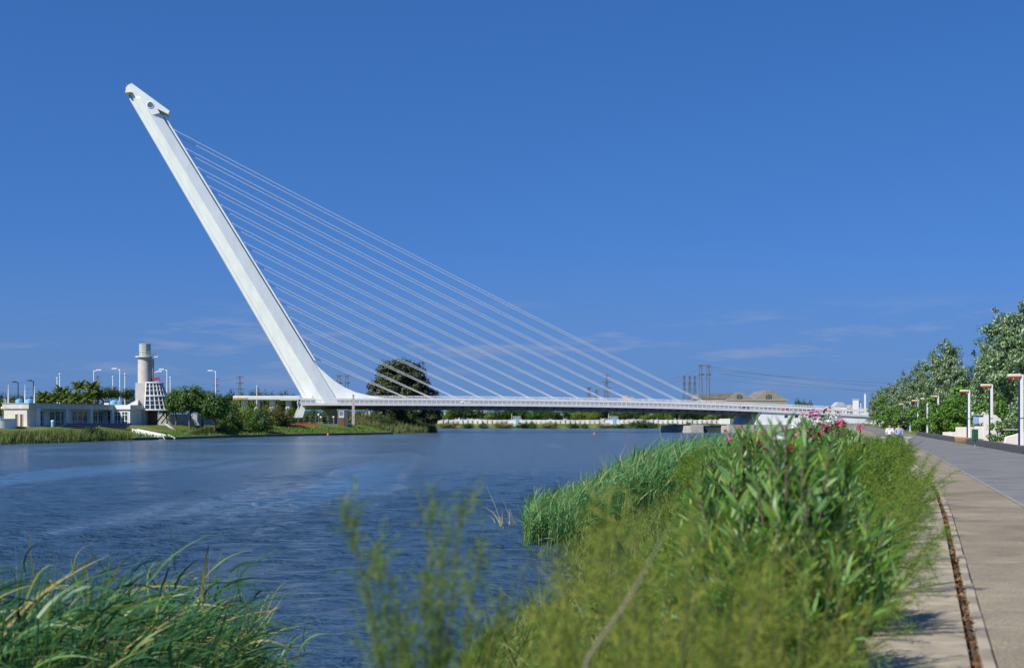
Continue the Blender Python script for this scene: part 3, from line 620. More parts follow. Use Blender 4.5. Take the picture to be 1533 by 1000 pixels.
# bright cross wing at the far end
MB().box(51.5, 60, -5.6, 3.5, -0.6, ZC+0.2).build('cross_wing', M_white, cl)
MB().box(51.0, 60.4, -6.0, 3.7, ZC+0.2, ZR+0.1).build('wing_roof', M_white, cl)
for y_ in (-5.0, -2.6, -0.2):
    wo = MB()
    for a_ in (0, 1.0, 1.95): wo.box(51.36, 51.48, y_+a_, y_+a_+0.18, 0.1, 4.4)
    for z_ in (0.1, 1.4, 3.3, 4.25): wo.box(51.38, 51.46, y_, y_+2.1, z_, z_+0.16)
    wq = wo.build('window_frame', M_white, cl)
    MB().box(51.47, 51.49, y_+.05, y_+2.05, .12, 4.38).build('pane', M_glass, wq)
def tank(px_, py0, py1, Yd, rad, label):
    z0, z1 = zat(py1, Yd), zat(py0, Yd); h = z1-z0
    t_ = thing('water_tank', label, 'tank', (xat(px_, Yd), Yd, z0), 0, 'blue water tanks on the clubhouse roof')
    MB().lathe([(rad*.97,0),(rad,.1),(rad*1.02,h*.45),(rad,h*.85),(rad*.8,h*.95),(rad*.3,h)], 18).build('tank_body', M_tank, t_, True)
    MB().lathe([(rad*.32,h-.03),(rad*.32,h+.1),(0.05,h+.14)], 12).build('lid', M_tank, t_, True)
    MB().box(-rad*.9, rad*.9, -rad*.9, rad*.9, -0.55, 0).build('stand', M_grey, t_)
tank(28.5, 597.5, 605, 404, 0.95, 'pale blue round water tank on the roof nearest the white masts')
tank(43.5, 597.5, 605, 404, 1.0, 'pale blue round water tank on the roof nearest the white masts')
tank(170.5, 599.5, 607.5, 452, 1.15, 'taller pale blue water tank on the roof beside the tower')
tank(178, 600, 607.5, 455, 0.95, 'smaller pale blue water tank behind another near the tower')
MB_ac = thing('roof_cabinet', 'small white cabinet on the clubhouse roof beside the blue tank', 'cabinet', (xat(160, 448), 448, 10.1))
MB().box(-.75,.75,-.5,.5,0,.7).build('casing', M_white, MB_ac, bevel=.05); MB().box(-.8,.8,-.55,.55,.7,.78).build('lid', M_grey, MB_ac)
for px_, py_ in ((12.5, 575), (37.5, 575.5), (51.5, 577)):
    Yd = 412; z0 = 3.6; H = zat(py_, Yd)-z0
    t_ = thing('flag_mast', 'tapered white mast standing behind the clubhouse roof edge', 'mast', (xat(px_, Yd), Yd, z0), 0, 'white masts at the clubhouse')
    MB().tube([(0,0,0),(0,0,H*.45),(0,0,H)], [0.34,0.3,0.05], 8).build('pole', M_white, t_, True); MB().lathe([(.7,0),(.7,.15),(.4,.3)], 12).build('base', M_conc, t_)
# round white pool wall at the near end
pw = thing('round_pool_wall', 'low curved white wall beside the clubhouse end doors', 'wall', (xat(-2, 384), 384, 3.3))
MB().lathe([(4.6,-.5),(4.6,2.4),(4.35,2.4),(4.35,-.5)], 40, cap=False).build('wall', M_white, pw, True); MB().lathe([(4.7,2.4),(4.7,2.55),(4.25,2.55),(4.25,2.4)], 40, cap=False).build('coping', M_white, pw)
# thin poles at the far left end
for px_, py_ in ((6.5, 596), (8.8, 597)):
    Yd = 398; H = zat(py_, Yd)-3.5
    t_ = thing('slim_pole', 'slim pale green pole at the clubhouse corner', 'pole', (xat(px_, Yd), Yd, 3.5), 0, 'slim poles at the clubhouse corner')
    MB().tube([(0,0,0),(0,0,H)], [0.16,0.13], 6).build('pole', solid('pale_green_paint', (.45,.55,.45), .5, .05, 1), t_); MB().lathe([(.3,0),(.3,.2)], 8).build('base', M_conc, t_)

# ------------------------------------------------------------------ round tower
TY = 458; TX = xat(217, TY); tz = 3.6; kk = F/TY
def th(y): return zat(y, TY)-tz
tw = thing('observation_tower', 'round concrete tower with ringed drum top and slanted glass bay', 'tower', (TX, TY, tz))
M_tow = solid('tower_concrete', (0.5, 0.47, 0.42), 0.9, 0.14, 0.35, bump=0.01)
MB().lathe([(2.25,-.5),(2.25,th(575)),(2.2,th(534))], 32).build('shaft', M_tow, tw, True)
dr_ = MB().lathe([(1.72,th(533.6)),(1.72,th(515.3)),(1.5,th(515))], 28).build('drum', solid('drum_glass', (0.42,0.44,0.36), 0.4, 0.15, 1.2), tw, True)
for y_ in (531, 527, 523, 519.5, 516): MB().lathe([(1.72,th(y_)),(1.84,th(y_)),(1.84,th(y_-.9)),(1.72,th(y_-.9))], 28, cap=False).build('drum_band', solid('drum_band', (.58,.6,.52), .6, .1, 1), dr_, True)
for k in range(10): 
    a = k*2*PI/10; MB().bar((1.76*math.cos(a),1.76*math.sin(a),th(533)),(1.76*math.cos(a),1.76*math.sin(a),th(515.5)),.14).build('drum_mullion', MATS['drum_band'], dr_)
pf = MB().lathe([(1.7,th(534.8)),(3.0,th(534.8)),(3.0,th(533.6)),(1.7,th(533.6))], 32, cap=False).build('gallery', M_white, tw, True)
MB().box(1.5, 4.5, -.9, .9, th(534.9), th(533.8)).build('gallery_arm', M_white, tw)
rl = MB()
for k in range(16):
    a = k*2*PI/16; rl.bar((2.9*math.cos(a),2.9*math.sin(a),th(533.6)),(2.9*math.cos(a),2.9*math.sin(a),th(529)),.05)
for z_ in (529, 531.2): rl.tube([(2.9*math.cos(a),2.9*math.sin(a),th(z_)) for a in [k*2*PI/24 for k in range(25)]], .03, 4)
stuff(rl.build('gallery_railing', M_steel, tw))
cg = MB()
for x_ in (3.2, 4.4):
    for y_ in (-.8, .8): cg.bar((x_,y_,th(534)),(x_,y_,th(527)),.09)
for z_ in (527, 530.5): cg.bar((3.2,-.8,th(z_)),(4.4,-.8,th(z_)),.09); cg.bar((4.4,-.8,th(z_)),(4.4,.8,th(z_)),.09); cg.bar((3.2,.8,th(z_)),(4.4,.8,th(z_)),.09)
stuff(cg.build('hoist_cage', M_steel, tw))
MB().tube([(0,0,th(515)),(0,0,th(507))], .06, 5).build('aerial', M_steel, tw)
MB().box(1.95, 2.75, -.6, .9, 6, th(537)).build('service_riser', M_grey, tw)
MB().box(-2.4, 1.15, -2.6, 0.6, -.8, th(573.5)).build('fin_wall', M_tow, tw)
MB().box(.55, 1.3, -4.3, -2.7, -1.2, th(613)).build('buttress', M_tow, tw)
eb = MB().box(-3.2, 0.6, -4.2, -2.0, -.8, th(613)).build('entrance_block', M_cream, tw)
for x_ in (-1.9, -.9, .05): MB().lathe([(.24,0),(.24,.08)], 10).build('porthole', M_dark, eb, loc=(x_, -4.2, th(620.5)), rot=(PI/2,0,0))
MB().loft([[(-4.9,-4.0,th(607)),(-1.2,-4.0,th(607)),(-1.2,-4.0,th(599)),(-1.4,-4.0,th(598.5))],[(-4.9,1.5,th(607)),(-1.2,1.5,th(607)),(-1.2,1.5,th(599)),(-1.4,1.5,th(598.5))]]).build('roof_wedge', M_cream, tw)
MB().box(-5.0, -1.2, -3.9, 1.4, -.6, th(607)).build('link_block', M_grey, tw)
# slanted glass bay
BCX = 1.2
def bay(a, y, off=0.0):
    f = (y-573)/(614-573); rx = 4.35+f*2.75+off; return Vector((BCX+rx*math.cos(a), rx*0.72*math.sin(a), th(y)))
arc = [-PI/2+PI*k/18 for k in range(19)]
gb = MB().loft([[bay(a, 614) for a in arc], [bay(a, 573) for a in arc]]).build('glass_bay', M_glass, tw)
for k in range(14):
    a = -PI/2+PI*k/13; MB().bar(bay(a, 614.3, .1), bay(a, 572.8, .1), .3, .22, up=(math.cos(a), math.sin(a), 0)).build('mullion', M_white, gb)
for y_ in (573.3, 579, 585, 593, 600, 606.5, 613.8):
    r_ = .3 if y_ in (573.3, 593, 613.8) else .1
    MB().tube([bay(a, y_, .14) for a in arc], r_, 6).build('transom', M_white, gb)
MB().bar((7.4,-2.2,th(614.6)),(4.0,-2.0,th(634)),.35).build('strut', M_dark, tw)
MB().bar((7.9,1.8,th(615)),(5.0,1.0,th(634)),.35).build('strut', M_dark, tw)
MB().box(1.3, 3.6, -1.8, 1.8, -.8, th(614)).build('core', M_door, tw)
cr_ = MB(); cr_.bar((1.9,-.5,th(568)),(4.7,-.5,th(565.5)),.5,.5); cr_.bar((4.6,-.5,th(565.3)),(5.1,-.5,th(573)),.4,.3); cr_.bar((2.2,-.5,th(568)),(2.2,-.5,th(573)),.3,.3)
cr_.build('hoist_arm', M_red, tw)
MB().tube([(3.9+1.0*math.cos(a),-.3,th(572.4)+1.0*math.sin(a)) for a in [PI*k/10 for k in range(11)]], .07, 5).build('hoop', M_steel, tw)
# fence and steps by the tower
fc = thing('tower_fence', 'pale mesh fence standing under the glass bay and trees', 'fence', (xat(237, 474), 474, 3.5))
for k in range(9): MB().bar((k*2.6,0,-.4),(k*2.6,0,4.6),.14).build('post', M_grey, fc)
for k in range(8): MB().box(k*2.6+.1,(k+1)*2.6-.1,-.03,.03,.1,3.9).build('fence_panel', solid('pale_mesh', (.42,.42,.4), .8, .2, 1.5), fc)
st = thing('white_steps', 'flight of white steps on the grass mound beside the tower', 'steps', (xat(247, 440), 440, 0))
for k in range(8):
    x_ = k*0.6; z_ = zat(634.5+k*1.4, 440-k*.8); MB().box(x_, x_+.9, -k*.8-.6, -k*.8+.6, z_-.22, z_).build('step', M_white, st)
# gangway to the water and bleachers
A_ = Vector((xat(198, 414), 414, zat(642.5, 414))); B_ = Vector((xat(241, 396), 396, zat(651.5, 396)))
gw = thing('gangway', 'white lattice gangway sloping down the grass bank to the water', 'gangway', A_)
D_ = B_-A_; sd_ = Vector((-D_.y, D_.x, 0)).normalized()*1.5; dn_ = Vector((0,0,-1.35))
for o_ in (Vector(), sd_):
    for q_ in (Vector(), dn_): MB().bar(o_+q_, o_+q_+D_, .26, .26).build('chord', M_white, gw)
    for k in range(9):
        p0, p1 = o_+D_*(k/9), o_+D_*((k+1)/9); MB().bar(p0, p1+dn_ if k % 2 else p0+dn_*0+D_/9*.5+dn_, .15).build('brace', M_white, gw); MB().bar(p0, p0+dn_, .15).build('upright', M_white, gw)
MB().bar(dn_*.98+sd_*.5, D_+dn_*.98+sd_*.5, 1.4, .1).build('walkway', M_grey, gw)
for px0, px1, Yd, lb in ((97, 151, 402, 'rows of dark blue bleacher seats below the canopy columns'), (151, 198, 416, 'rows of dark blue bleacher seats beside the cross wing windows')):
    t_ = thing('bleachers', lb, 'bleachers', (0, Yd, 0)); x0, x1 = xat(px0, Yd), xat(px1, Yd)
    for k, y_ in enumerate((633.2, 635.6, 638.4)):
        zz = zat(y_, Yd-k*1.2); d_ = -k*1.2
        MB().box(x0-k*.3, x1-k*.3, d_-.3, d_+.3, zz-.12, zz+.0).build('seat', M_blue, t_)
        MB().box(x0-k*.3+.3, x1-k*.3-.3, d_+.05, d_+.1, zz-.55, zz-.14).build('riser', M_dark, t_)
    for k in range(5):
        x_ = x0+(x1-x0)*(k+.5)/5; MB().bar((x_, .2, zat(633.6, Yd)), (x_, .2, 2.4), .16).build('leg', M_dark, t_); MB().bar((x_-.6, -2.4, zat(638.8, Yd-2.4)), (x_-.6, -2.4, 2.2), .16).build('leg', M_dark, t_)
bn_ = thing('waste_bin', 'blue and white bin beside the clubhouse column', 'bin', (xat(79, 392), 392, 3.6)); MB().lathe([(.45,0),(.5,1.5)],12).build('bin_body', M_tank, bn_, True); MB().lathe([(.52,1.5),(.5,1.75),(.1,1.85)],12).build('lid', M_white, bn_, True)
for px0, py0, px1, py1, Ya, Yb, lb in ((169,651,198,658,405,396,'thin white slipway rail on the grass beside the reeds'),(252,651,262,656,408,402,'short white slipway rail right of the gangway'),(216,653,232,658,402,396,'white slipway rail under the lattice gangway')):
    p, q = at(px0, py0, Ya), at(px1, py1, Yb); t_ = thing('slipway_rail', lb, 'rail', p)
    MB().bar((0,0,0.05), q-p+Vector((0,0,.05)), .35, .15).build('rail', M_white, t_)
    for f in (.1,.5,.9): MB().bar((q-p)*f, (q-p)*f+Vector((0,0,-1.2)), .2).build('stake', M_grey, t_)

# timber edged quay along the left bank
qy = thing('bank_quay', 'dark timber quay wall edging the left bank', 'quay', (0, 0, 0))
yy = np.concatenate([np.arange(388, 560, 6.0)]); pts = [(float(lsh(y))+.5, float(y)) for y in yy]
for (xa, ya), (xb, yb) in zip(pts, pts[1:]):
    MB().bar((xa, ya, .1), (xb, yb, .1), .5, .9).build('timber_wall', M_dark, qy)
    MB().bar((xa, ya, .63), (xb, yb, .63), .8, .14).build('coping', M_conc2, qy)
# ------------------------------------------------------------------ masts, lamps and pylons on the far side
def lat_tower(px_, py0, Yd, label, width=5.0, arms=3, group='lattice power pylons', armw=5.5):
    z0 = 3.0; H = zat(py0, Yd)-z0; t_ = thing('power_pylon', label, 'pylon', (xat(px_, Yd), Yd, z0), 0.3, group)
    mb = MB(); top = .7
    for sx_, sy_ in ((-1,-1),(1,-1),(1,1),(-1,1)): mb.bar((sx_*width/2, sy_*width/2, -.5), (sx_*top/2, sy_*top/2, H), .26)
    for k in range(9):
        f0, f1 = k/9, (k+1)/9; w0, w1 = (width+(top-width)*f0)/2, (width+(top-width)*f1)/2
        for sy_ in (-1, 1): mb.bar((-w0, sy_*w0, H*f0), (w1, sy_*w1, H*f1), .15); mb.bar((w0, sy_*w0, H*f0), (-w1, sy_*w1, H*f1), .15)
    mb.build('lattice_mast', M_mast, t_); 
    for k in range(arms):
        z_ = H*(.97-.13*k); MB().bar((-armw/2, 0, z_), (armw/2, 0, z_), .45, .5).build('crossarm', M_mast, t_)
lat_tower(323.5, 566, 1100, 'slim lattice power pylon behind the white street lamp', 4, 3); lat_tower(359, 562, 1150, 'lattice power pylon standing alone left of the ramp', 4.5, 3, armw=7)
lat_tower(146, 562, 1150, 'distant lattice power pylon behind a white street lamp', 4, 3)
lat_tower(882, 579, 1200, 'short lattice pylon behind the middle cables', 5, 2); lat_tower(908, 560, 1200, 'tall lattice pylon behind the middle cables', 6, 3, armw=9)
lat_tower(893, 583, 1250, 'pale short lattice pylon between two darker ones', 5, 2)
for px_ in (1024.5, 1032.5, 1040): lat_tower(px_, 562, 1150, 'slim pylon in the close group of three beside the portal pylon', 4, 3, 'three slim pylons', armw=3)
def portal(px0, px1, py0, Yd, label):
    z0 = 3.0; H = zat(py0, Yd)-z0; xa, xb = 0, xat(px1, Yd)-xat(px0, Yd); t_ = thing('portal_pylon', label, 'pylon', (xat(px0, Yd), Yd, z0), 0)
    for x_ in (xa, xb):
        mb = MB()
        for s_ in (-1, 1):
            for q_ in (-1, 1): mb.bar((x_+s_*1.5, q_*1.5, -.5), (x_+s_*.8, q_*.8, H), .26)
        for k in range(8): mb.bar((x_-1.4, -1.3, H*k/8), (x_+1.3, -1.2, H*(k+1)/8), .18); mb.bar((x_+1.4, -1.3, H*k/8), (x_-1.3, -1.2, H*(k+1)/8), .18)
        mb.build('lattice_leg', M_mast, t_)
    for z_ in (H-.6, H*.83): MB().bar((xa-2.2, 0, z_), (xb+2.2, 0, z_), .8, 1.0).build('crossbeam', M_mast, t_)
portal(1049, 1060, 546, 1050, 'tall portal power pylon behind the factory roof'); portal(507, 519, 561, 1050, 'portal power pylon between the pylon foot and dark tree')
# sagging wires between the far pylons
for i, (pa, pb, Ya, Yb, lb) in enumerate((((-40,572),(146,566),1100,1150,'faint power line over the clubhouse'),((-40,583),(359,566),1100,1150,'faint power line passing behind the tower'),((359,566),(513,568),1150,1050,'power line reaching from lone pylon to portal'),((1060,549),(1700,590),1050,1100,'power line running right from the portal pylon'),((1060,556),(1700,600),1050,1100,'lower power line running right from the portal pylon'),((908,566),(1049,552),1200,1050,'power line between middle pylon and portal'),((1060,553),(1700,570),1050,1150,'upper power line slanting right over the factory'),((1040,565),(1700,585),1150,1150,'faint power line leaving the three slim pylons'),((882,582),(1024,566),1200,1150,'faint power line between short pylon and three slim ones'))):
    a, c = at(*pa, Ya), at(*pb, Yb); pts = [a.lerp(c, k/12)-Vector((0,0,4*(k/12)*(1-k/12)*7)) for k in range(13)]
    o = MB().tube(pts, .11, 4).build('power_line', M_mast); tag(o, lb, 'cable')
def street_lamp(px_, py0, Yd, side, label, arm=2.0, dark=False):
    z0 = 3.5; H = zat(py0, Yd)-z0; mt = M_dark if dark else M_white
    t_ = thing('street_lamp', label, 'lamp', (xat(px_, Yd), Yd, z0), 0, 'tall lamps beyond the clubhouse')
    MB().tube([(0,0,-.3),(0,0,H)], [.24,.16], 8).build('pole', mt, t_, True)
    if side:
        MB().bar((0,0,H-.25),(side*arm*.6,0,H),.24).build('arm', mt, t_); MB().box(min(side*.5*arm,side*1.45*arm),max(side*.5*arm,side*1.45*arm),-.4,.4,H-.1,H+.3).build('lamp_head', mt, t_, bevel=.08)
    else:
        MB().lathe([(.32,0),(.42,.35),(.2,.5)],10).build('lamp_head', mt, t_, loc=(0,0,H))
SL = 'tall white street lamp with one arm behind the clubhouse trees'; SP = 'plain white pole rising above the trees behind the clubhouse'
for px_, py_, sd_, lb in ((89.5,561,0,SP),(85.5,567,0,SP),(140.5,554.5,1,SL),(169,565,0,SP),(179.5,552.5,-1,SL),(187,561,0,SP),(231,556.5,1,SL),(250,553.5,-1,SL),(255,566,0,SP)): street_lamp(px_, py_, 520, sd_, lb)
street_lamp(323, 555.5, 520, -1, 'white street lamp with one arm behind the row of round trees')
street_lamp(27, 572, 450, -1, 'black floodlight pole behind the white masts', 1.2, True); street_lamp(50, 570, 450, -1, 'black floodlight pole behind the white masts', 1.2, True)
street_lamp(384.5, 579, 640, 0, 'pale round headed pole standing in front of the ramp')

# ------------------------------------------------------------------ left bank small things
kx = xat(513, 540); kz = g(kx, 540)
ks = thing('starter_kiosk', 'tall brown kiosk with white upper panel on the bank', 'kiosk', (kx, 540, kz-.2), 0.25)
MB().box(-1.8,1.8,-1.6,1.6,0,6.0).build('cabin', solid('kiosk_dark', (.1,.09,.09), .7, .2, 2), ks); MB().box(-1.95,1.95,-1.75,1.75,6.0,6.25).build('roof', M_grey, ks)
MB().box(-1.7,.3,-1.66,-1.6,.1,2.9).build('door', M_wood, ks); wq = MB().box(-1.7,.3,-1.68,-1.6,3.1,3.9).build('panel', M_white, ks)
wq = MB().prism([(-1.7,3.9),(-1.45,3.9),(-1.45,5.6),(.05,5.6),(.05,3.9),(.3,3.9),(.3,5.85),(-1.7,5.85)], -1.68, -1.6).build('window_frame', M_white, ks); MB().box(-1.45,.05,-1.64,-1.59,3.9,5.6).build('pane', solid('pale_glass', (.25,.32,.42), .15, .2, 1), wq)
hx = xat(550, 590); ht = thing('pump_hut', 'small white hut with dark opening under the deck', 'hut', (hx, 590, g(hx, 590)))
zt_ = zat(614.5, 590)-g(hx, 590)
MB().box(-1.2,1.2,-1,1,0,zt_).build('wall', M_white, ht); MB().box(-.3,.3,-1.04,-.9,zt_*.72,zt_*.92).build('opening', M_dark, ht); MB().box(-.35,.35,-.3,.3,zt_,zt_+.7).build('chimney', M_white, ht)
pxx = xat(529, 565); ps = thing('concrete_post', 'grey square post standing in front of the deck', 'post', (pxx, 565, g(pxx, 565)), .2)
H = zat(592, 565)-g(pxx, 565); MB().loft([[(-w_,-w_,z_),(w_,-w_,z_),(w_,w_,z_),(-w_,w_,z_)] for z_, w_ in ((-.3,.55),(H*.7,.45),(H,.3))]).build('shaft', M_conc, ps); MB().box(-.4,.4,-.4,.4,H,H+.3).build('cap', M_steel, ps)
def barrier(px_, py_, Yd, label, wd=2.0):
    X = xat(px_, Yd); z = zat(py_, Yd); t_ = thing('road_barrier', label, 'barrier', (X, Yd, z), 0.1, 'red and white barriers on the bank'); z0 = g(X, Yd)-z
    MB().box(-wd/2,wd/2,-.1,.1,.9,1.7).build('red_board', M_red, t_); MB().box(-wd/2,wd/2,-.1,.1,.1,.75).build('white_board', M_white, t_)
    for x_ in (-wd*.4, wd*.4): MB().box(x_-.1,x_+.1,-.2,.2,min(z0,-.1),.9).build('leg', M_white, t_)
for px_ in (447,453,459,465,471): barrier(px_, 640, 528, 'red and white barrier in the row beside the kiosk')
barrier(434, 640, 520, 'red and white barrier standing apart under the trees', 1.6)
for px_, py_, Yd in ((477,622.5,560),(480.5,626,548),(499.5,626,548),(3.5,613,400)):
    X = xat(px_, Yd); z0 = g(X, Yd); H = zat(py_, Yd)-z0
    t_ = thing('globe_lamp', 'short park lamp with yellowish globe near the barriers' if px_ > 10 else 'short park lamp with yellowish globe beside the clubhouse', 'lamp', (X, Yd, z0), 0, 'globe lamps'); MB().tube([(0,0,-.2),(0,0,H)],.08,6).build('pole', M_steel, t_)
    MB().lathe([(.05,-.45),(.35,-.3),(.48,0),(.35,.32),(.05,.45)],12).build('globe', solid('cream_globe', (.75,.62,.3), .4, .05, 1), t_, True, loc=(0,0,H+.4))
fn = thing('wire_fence', 'thin wire fence with grey posts along the bank by the barriers', 'fence', (0,0,0))
fpts = [at(px_, 0, 535) for px_ in range(437, 506, 9)]
for p in fpts: MB().bar((p.x,535,g(p.x,535)-.2),(p.x,535,g(p.x,535)+3.2),.09).build('post', M_steel, fn)
for a, c in zip(fpts, fpts[1:]):
    for h_ in (.8,1.9,3.0): MB().bar((a.x,535,g(a.x,535)+h_),(c.x,535,g(c.x,535)+h_),.035).build('wire', M_steel, fn)
for px_, py_, Yd, lb, rad in ((491,651.5,505,'small red buoy floating off the quay',.45),(890,650,530,'small pink buoy floating alone in mid river',.5)):
    t_ = thing('buoy', lb, 'buoy', (xat(px_,Yd),Yd,0)); MB().lathe([(.1,-.3),(rad*.8,-.15),(rad,.15),(rad*.8,.5),(rad*.25,.75),(rad*.2,1.1)],14).build('float', solid('buoy_red',(.6,.12,.12),.4,.08,2), t_, True); MB().tube([(0,0,1.0),(0,0,1.5)],.05,5).build('stick', M_dark, t_)
bx_ = xat(519,546)+.9; wp = thing('covered_dinghy', 'small white covered dinghy beside the brown kiosk', 'boat', (xat(522.5,543),543,g(xat(522.5,543),543)))
MB().loft([[(x_, w_*math.cos(a), .55+(.5 if math.sin(a)>0 else .55)*math.sin(a)*(1 if w_>.1 else .3)) for a in [2*PI*j/12 for j in range(12)]] for x_, w_ in ((-1.3,.05),(-1.0,.5),(0,.7),(1.0,.6),(1.3,.1))]).build('hull', M_white, wp, True); MB().bar((-1.2,0,.1),(1.2,0,.1),.2).build('keel', M_grey, wp)

# ------------------------------------------------------------------ people
def body(name, joints, edges, rad, mat, parent, sub=1):
    me = bpy.data.meshes.new(name); me.from_pydata([tuple(j) for j in joints], edges, []); me.materials.append(mat)
    o = link(name, me, parent); sk = o.modifiers.new('skin', 'SKIN'); sk.use_smooth_shade = True
    for i, r_ in enumerate(rad): me.skin_vertices[0].data[i].radius = (r_, r_)
    me.skin_vertices[0].data[0].use_root = True
    s_ = o.modifiers.new('sub', 'SUBSURF'); s_.levels = sub; s_.render_levels = sub
    return o
def person(label, loc, rz, shirt, trousers, sitting, cat='person'):
    t_ = thing('person', label, cat, loc, rz)
    if sitting:   # hips on a ledge 0.45 m high, facing -Y of its own frame
        J = [(0,0,.55),(0,.03,.75),(0,.02,.98),(0,.0,1.1),(0,-.02,1.2),(0,-.03,1.3),(-.1,0,.52),(-.12,-.42,.52),(-.12,-.45,.08),(-.12,-.58,.05),(.1,0,.52),(.12,-.42,.52),(.12,-.45,.08),(.12,-.58,.05),(-.19,.02,1.0),(-.25,-.03,.74),(-.16,-.28,.62),(.19,.02,1.0),(.25,-.03,.74),(.16,-.28,.62),(-.14,-.36,.6),(.14,-.36,.6)]
    else:
        J = [(0,0,.95),(0,0,1.12),(0,.01,1.34),(0,0,1.46),(0,-.01,1.56),(0,-.02,1.66),(-.09,0,.9),(-.1,-.02,.5),(-.1,.02,.08),(-.1,-.12,.04),(.09,0,.9),(.11,.03,.5),(.12,.1,.08),(.12,-.04,.04),(-.19,0,1.4),(-.24,.02,1.12),(-.24,-.06,.88),(.19,0,1.4),(.24,.03,1.12),(.24,-.04,.88),(-.24,-.09,.78),(.24,-.07,.78)]
    E = [(0,1),(1,2),(2,3),(3,4),(4,5),(0,6),(6,7),(7,8),(8,9),(0,10),(10,11),(11,12),(12,13),(2,14),(14,15),(15,16),(16,20),(2,17),(17,18),(18,19),(19,21)]
    rad = [.13,.12,.13,.055,.09,.085,.085,.065,.045,.04,.085,.065,.045,.04,.055,.042,.033,.055,.042,.033,.035,.035]
    body('body', J, E, rad, M_skin, t_, 2)
    body('shirt', [J[0],J[1],J[2],J[14],J[15],J[17],J[18]], [(0,1),(1,2),(2,3),(3,4),(2,5),(5,6)], [.15,.145,.155,.072,.06,.072,.06], shirt, t_, 2)
    body('trousers', [J[0],J[6],J[7],J[8],J[10],J[11],J[12]], [(0,1),(1,2),(2,3),(0,4),(4,5),(5,6)], [.145,.1,.08,.062,.1,.08,.062], trousers, t_, 2)
    hz = J[5]; MB().lathe([(.09,-.08),(.115,-.02),(.11,.05),(.07,.1),(.02,.115)],14).build('hair', M_hair, t_, True, loc=(hz[0],hz[1]+.02,hz[2]+.02))
    return t_
M_brick.node_tree.nodes  # noqa
M_sw = solid('white_cotton', (.75,.74,.72), .8, .05, 8); M_sb = solid('blue_cotton', (.25,.36,.6), .8, .08, 8); M_jean = solid('dark_denim', (.05,.06,.1), .8, .2, 10)
pY = 95.0
bx_ = float(xat(1339, pY)); sb_ = thing('low_bench', 'low concrete bench at the promenade edge with two people', 'bench', (bx_, pY, 3.98), -.25)
MB().box(-1.1,1.1,-.22,.22,.36,.46).build('seat', M_conc, sb_, bevel=.02)
for x_ in (-.8,.8): MB().box(x_-.12,x_+.12,-.18,.18,0,.36).build('leg', M_conc, sb_)
person('person in a white shirt sitting on the low bench', (xat(1332,pY),pY,3.98), -.25, M_sw, M_jean, True); person('person in a light blue shirt sitting on the low bench', (xat(1345,pY),pY-.1,3.98), -.1, M_sb, M_jean, True)
X = xat(532.7, 545); person('person in dark clothes standing on the bank beside the kiosk', (X,545,g(X,545)), 1.2, M_jean, M_jean, False)

# two cars crossing the bridge
def car(label, u, v, mat, rz=0):
    p = BO+bd*u+bn*v; t_ = thing('car', label, 'car', (p.x,p.y,zb(u)+.74), BA+rz)
    b_ = MB(); prof = [(-2.1,.35),(2.1,.35),(2.15,.75),(1.2,.92),(.6,1.4),(-1.2,1.42),(-1.9,.95),(-2.15,.85)]
    b_.prism(prof, -.85, .85).build('body', mat, t_, bevel=.06)
    for s_ in (-1,1):
        MB().prism([(-1.15,.95),(.85,.95),(.5,1.32),(-1.05,1.34)], s_*.86-.01, s_*.86+.01).build('side_window', M_glass, t_)
        for x_ in (-1.3,1.35):
            wq = MB().lathe([(.33,-.1),(.33,.1)],14).build('wheel', M_dark, t_, loc=(x_,s_*.8,.33), rot=(PI/2,0,0)); MB().lathe([(.2,-.11),(.2,.11)],10).build('rim', M_steel, wq)
car('red car driving over the bridge near the abutment', 203.0, -12.5, M_red); car('dark car driving on the bridge deck before the abutment', 184.0, -12.5, M_dark)
car('white car on the bridge deck below the lowest cables', 60.0, -12.5, M_white)

# ------------------------------------------------------------------ far bank
FY = 930
wl_ = thing('embankment_wall', 'long white embankment wall with pilasters on the far bank', 'wall', (0, FY, 1.5))
zt_ = zat(628.5, FY)-1.5
MB().box(xat(655,FY), xat(1093,FY), 0, 1.2, -.5, zt_).build('wall', solid('far_white_wall', (.62,.6,.56), .8, .2, .12), wl_)
rr = random.Random(2)
for k in range(58):
    x_ = xat(662+k*7.3,FY); MB().box(x_-.55,x_+.55,-.7,0,-.3,zt_+rr.uniform(-.6,.5)).build('pilaster', MATS['far_white_wall'], wl_)
MB().box(xat(655,FY), xat(1090,FY), -6, -.75, -.9, zat(637.6,FY)-1.5).build('walkway', solid('far_walk', (.33,.26,.21), .9, .2, .2), wl_)
MB().box(xat(1078,FY), xat(1092,FY), -3, 3, -.5, zt_+.8).build('end_pier', M_white, wl_)
for px_, lb in ((773,'small white pavilion with sloped ramp and pale glass tower'),(918,'small white pavilion nearest the culvert with sloped ramp')):
    t_ = thing('pavilion', lb, 'pavilion', (xat(px_,FY-8),FY-8,1.2)); h_ = zat(626,FY-8)-1.2
    MB().loft([[(-10.5,y_,0),(4.5,y_,0),(3.2,y_,h_),(-.5,y_,h_)] for y_ in (-2,2)]).build('ramp_block', M_white, t_)
    MB().box(-2.2,2.6,-2.3,2.3,h_-.6,h_+.9).build('glass_tower', solid('pale_teal', (.3,.45,.5), .3, .1, .5), t_); MB().box(-2.6,3.0,-2.7,2.7,h_+.9,h_+1.15).build('roof', M_white, t_); MB().box(-.4,1.5,-2.35,-2.0,0,h_*.85).build('door', solid('pale_teal', (0,0,0)), t_)
    MB().tube([(-3,0,h_-1),(-3,0,h_+3)],.12,5).build('mast', M_white, t_)
rr = random.Random(12)
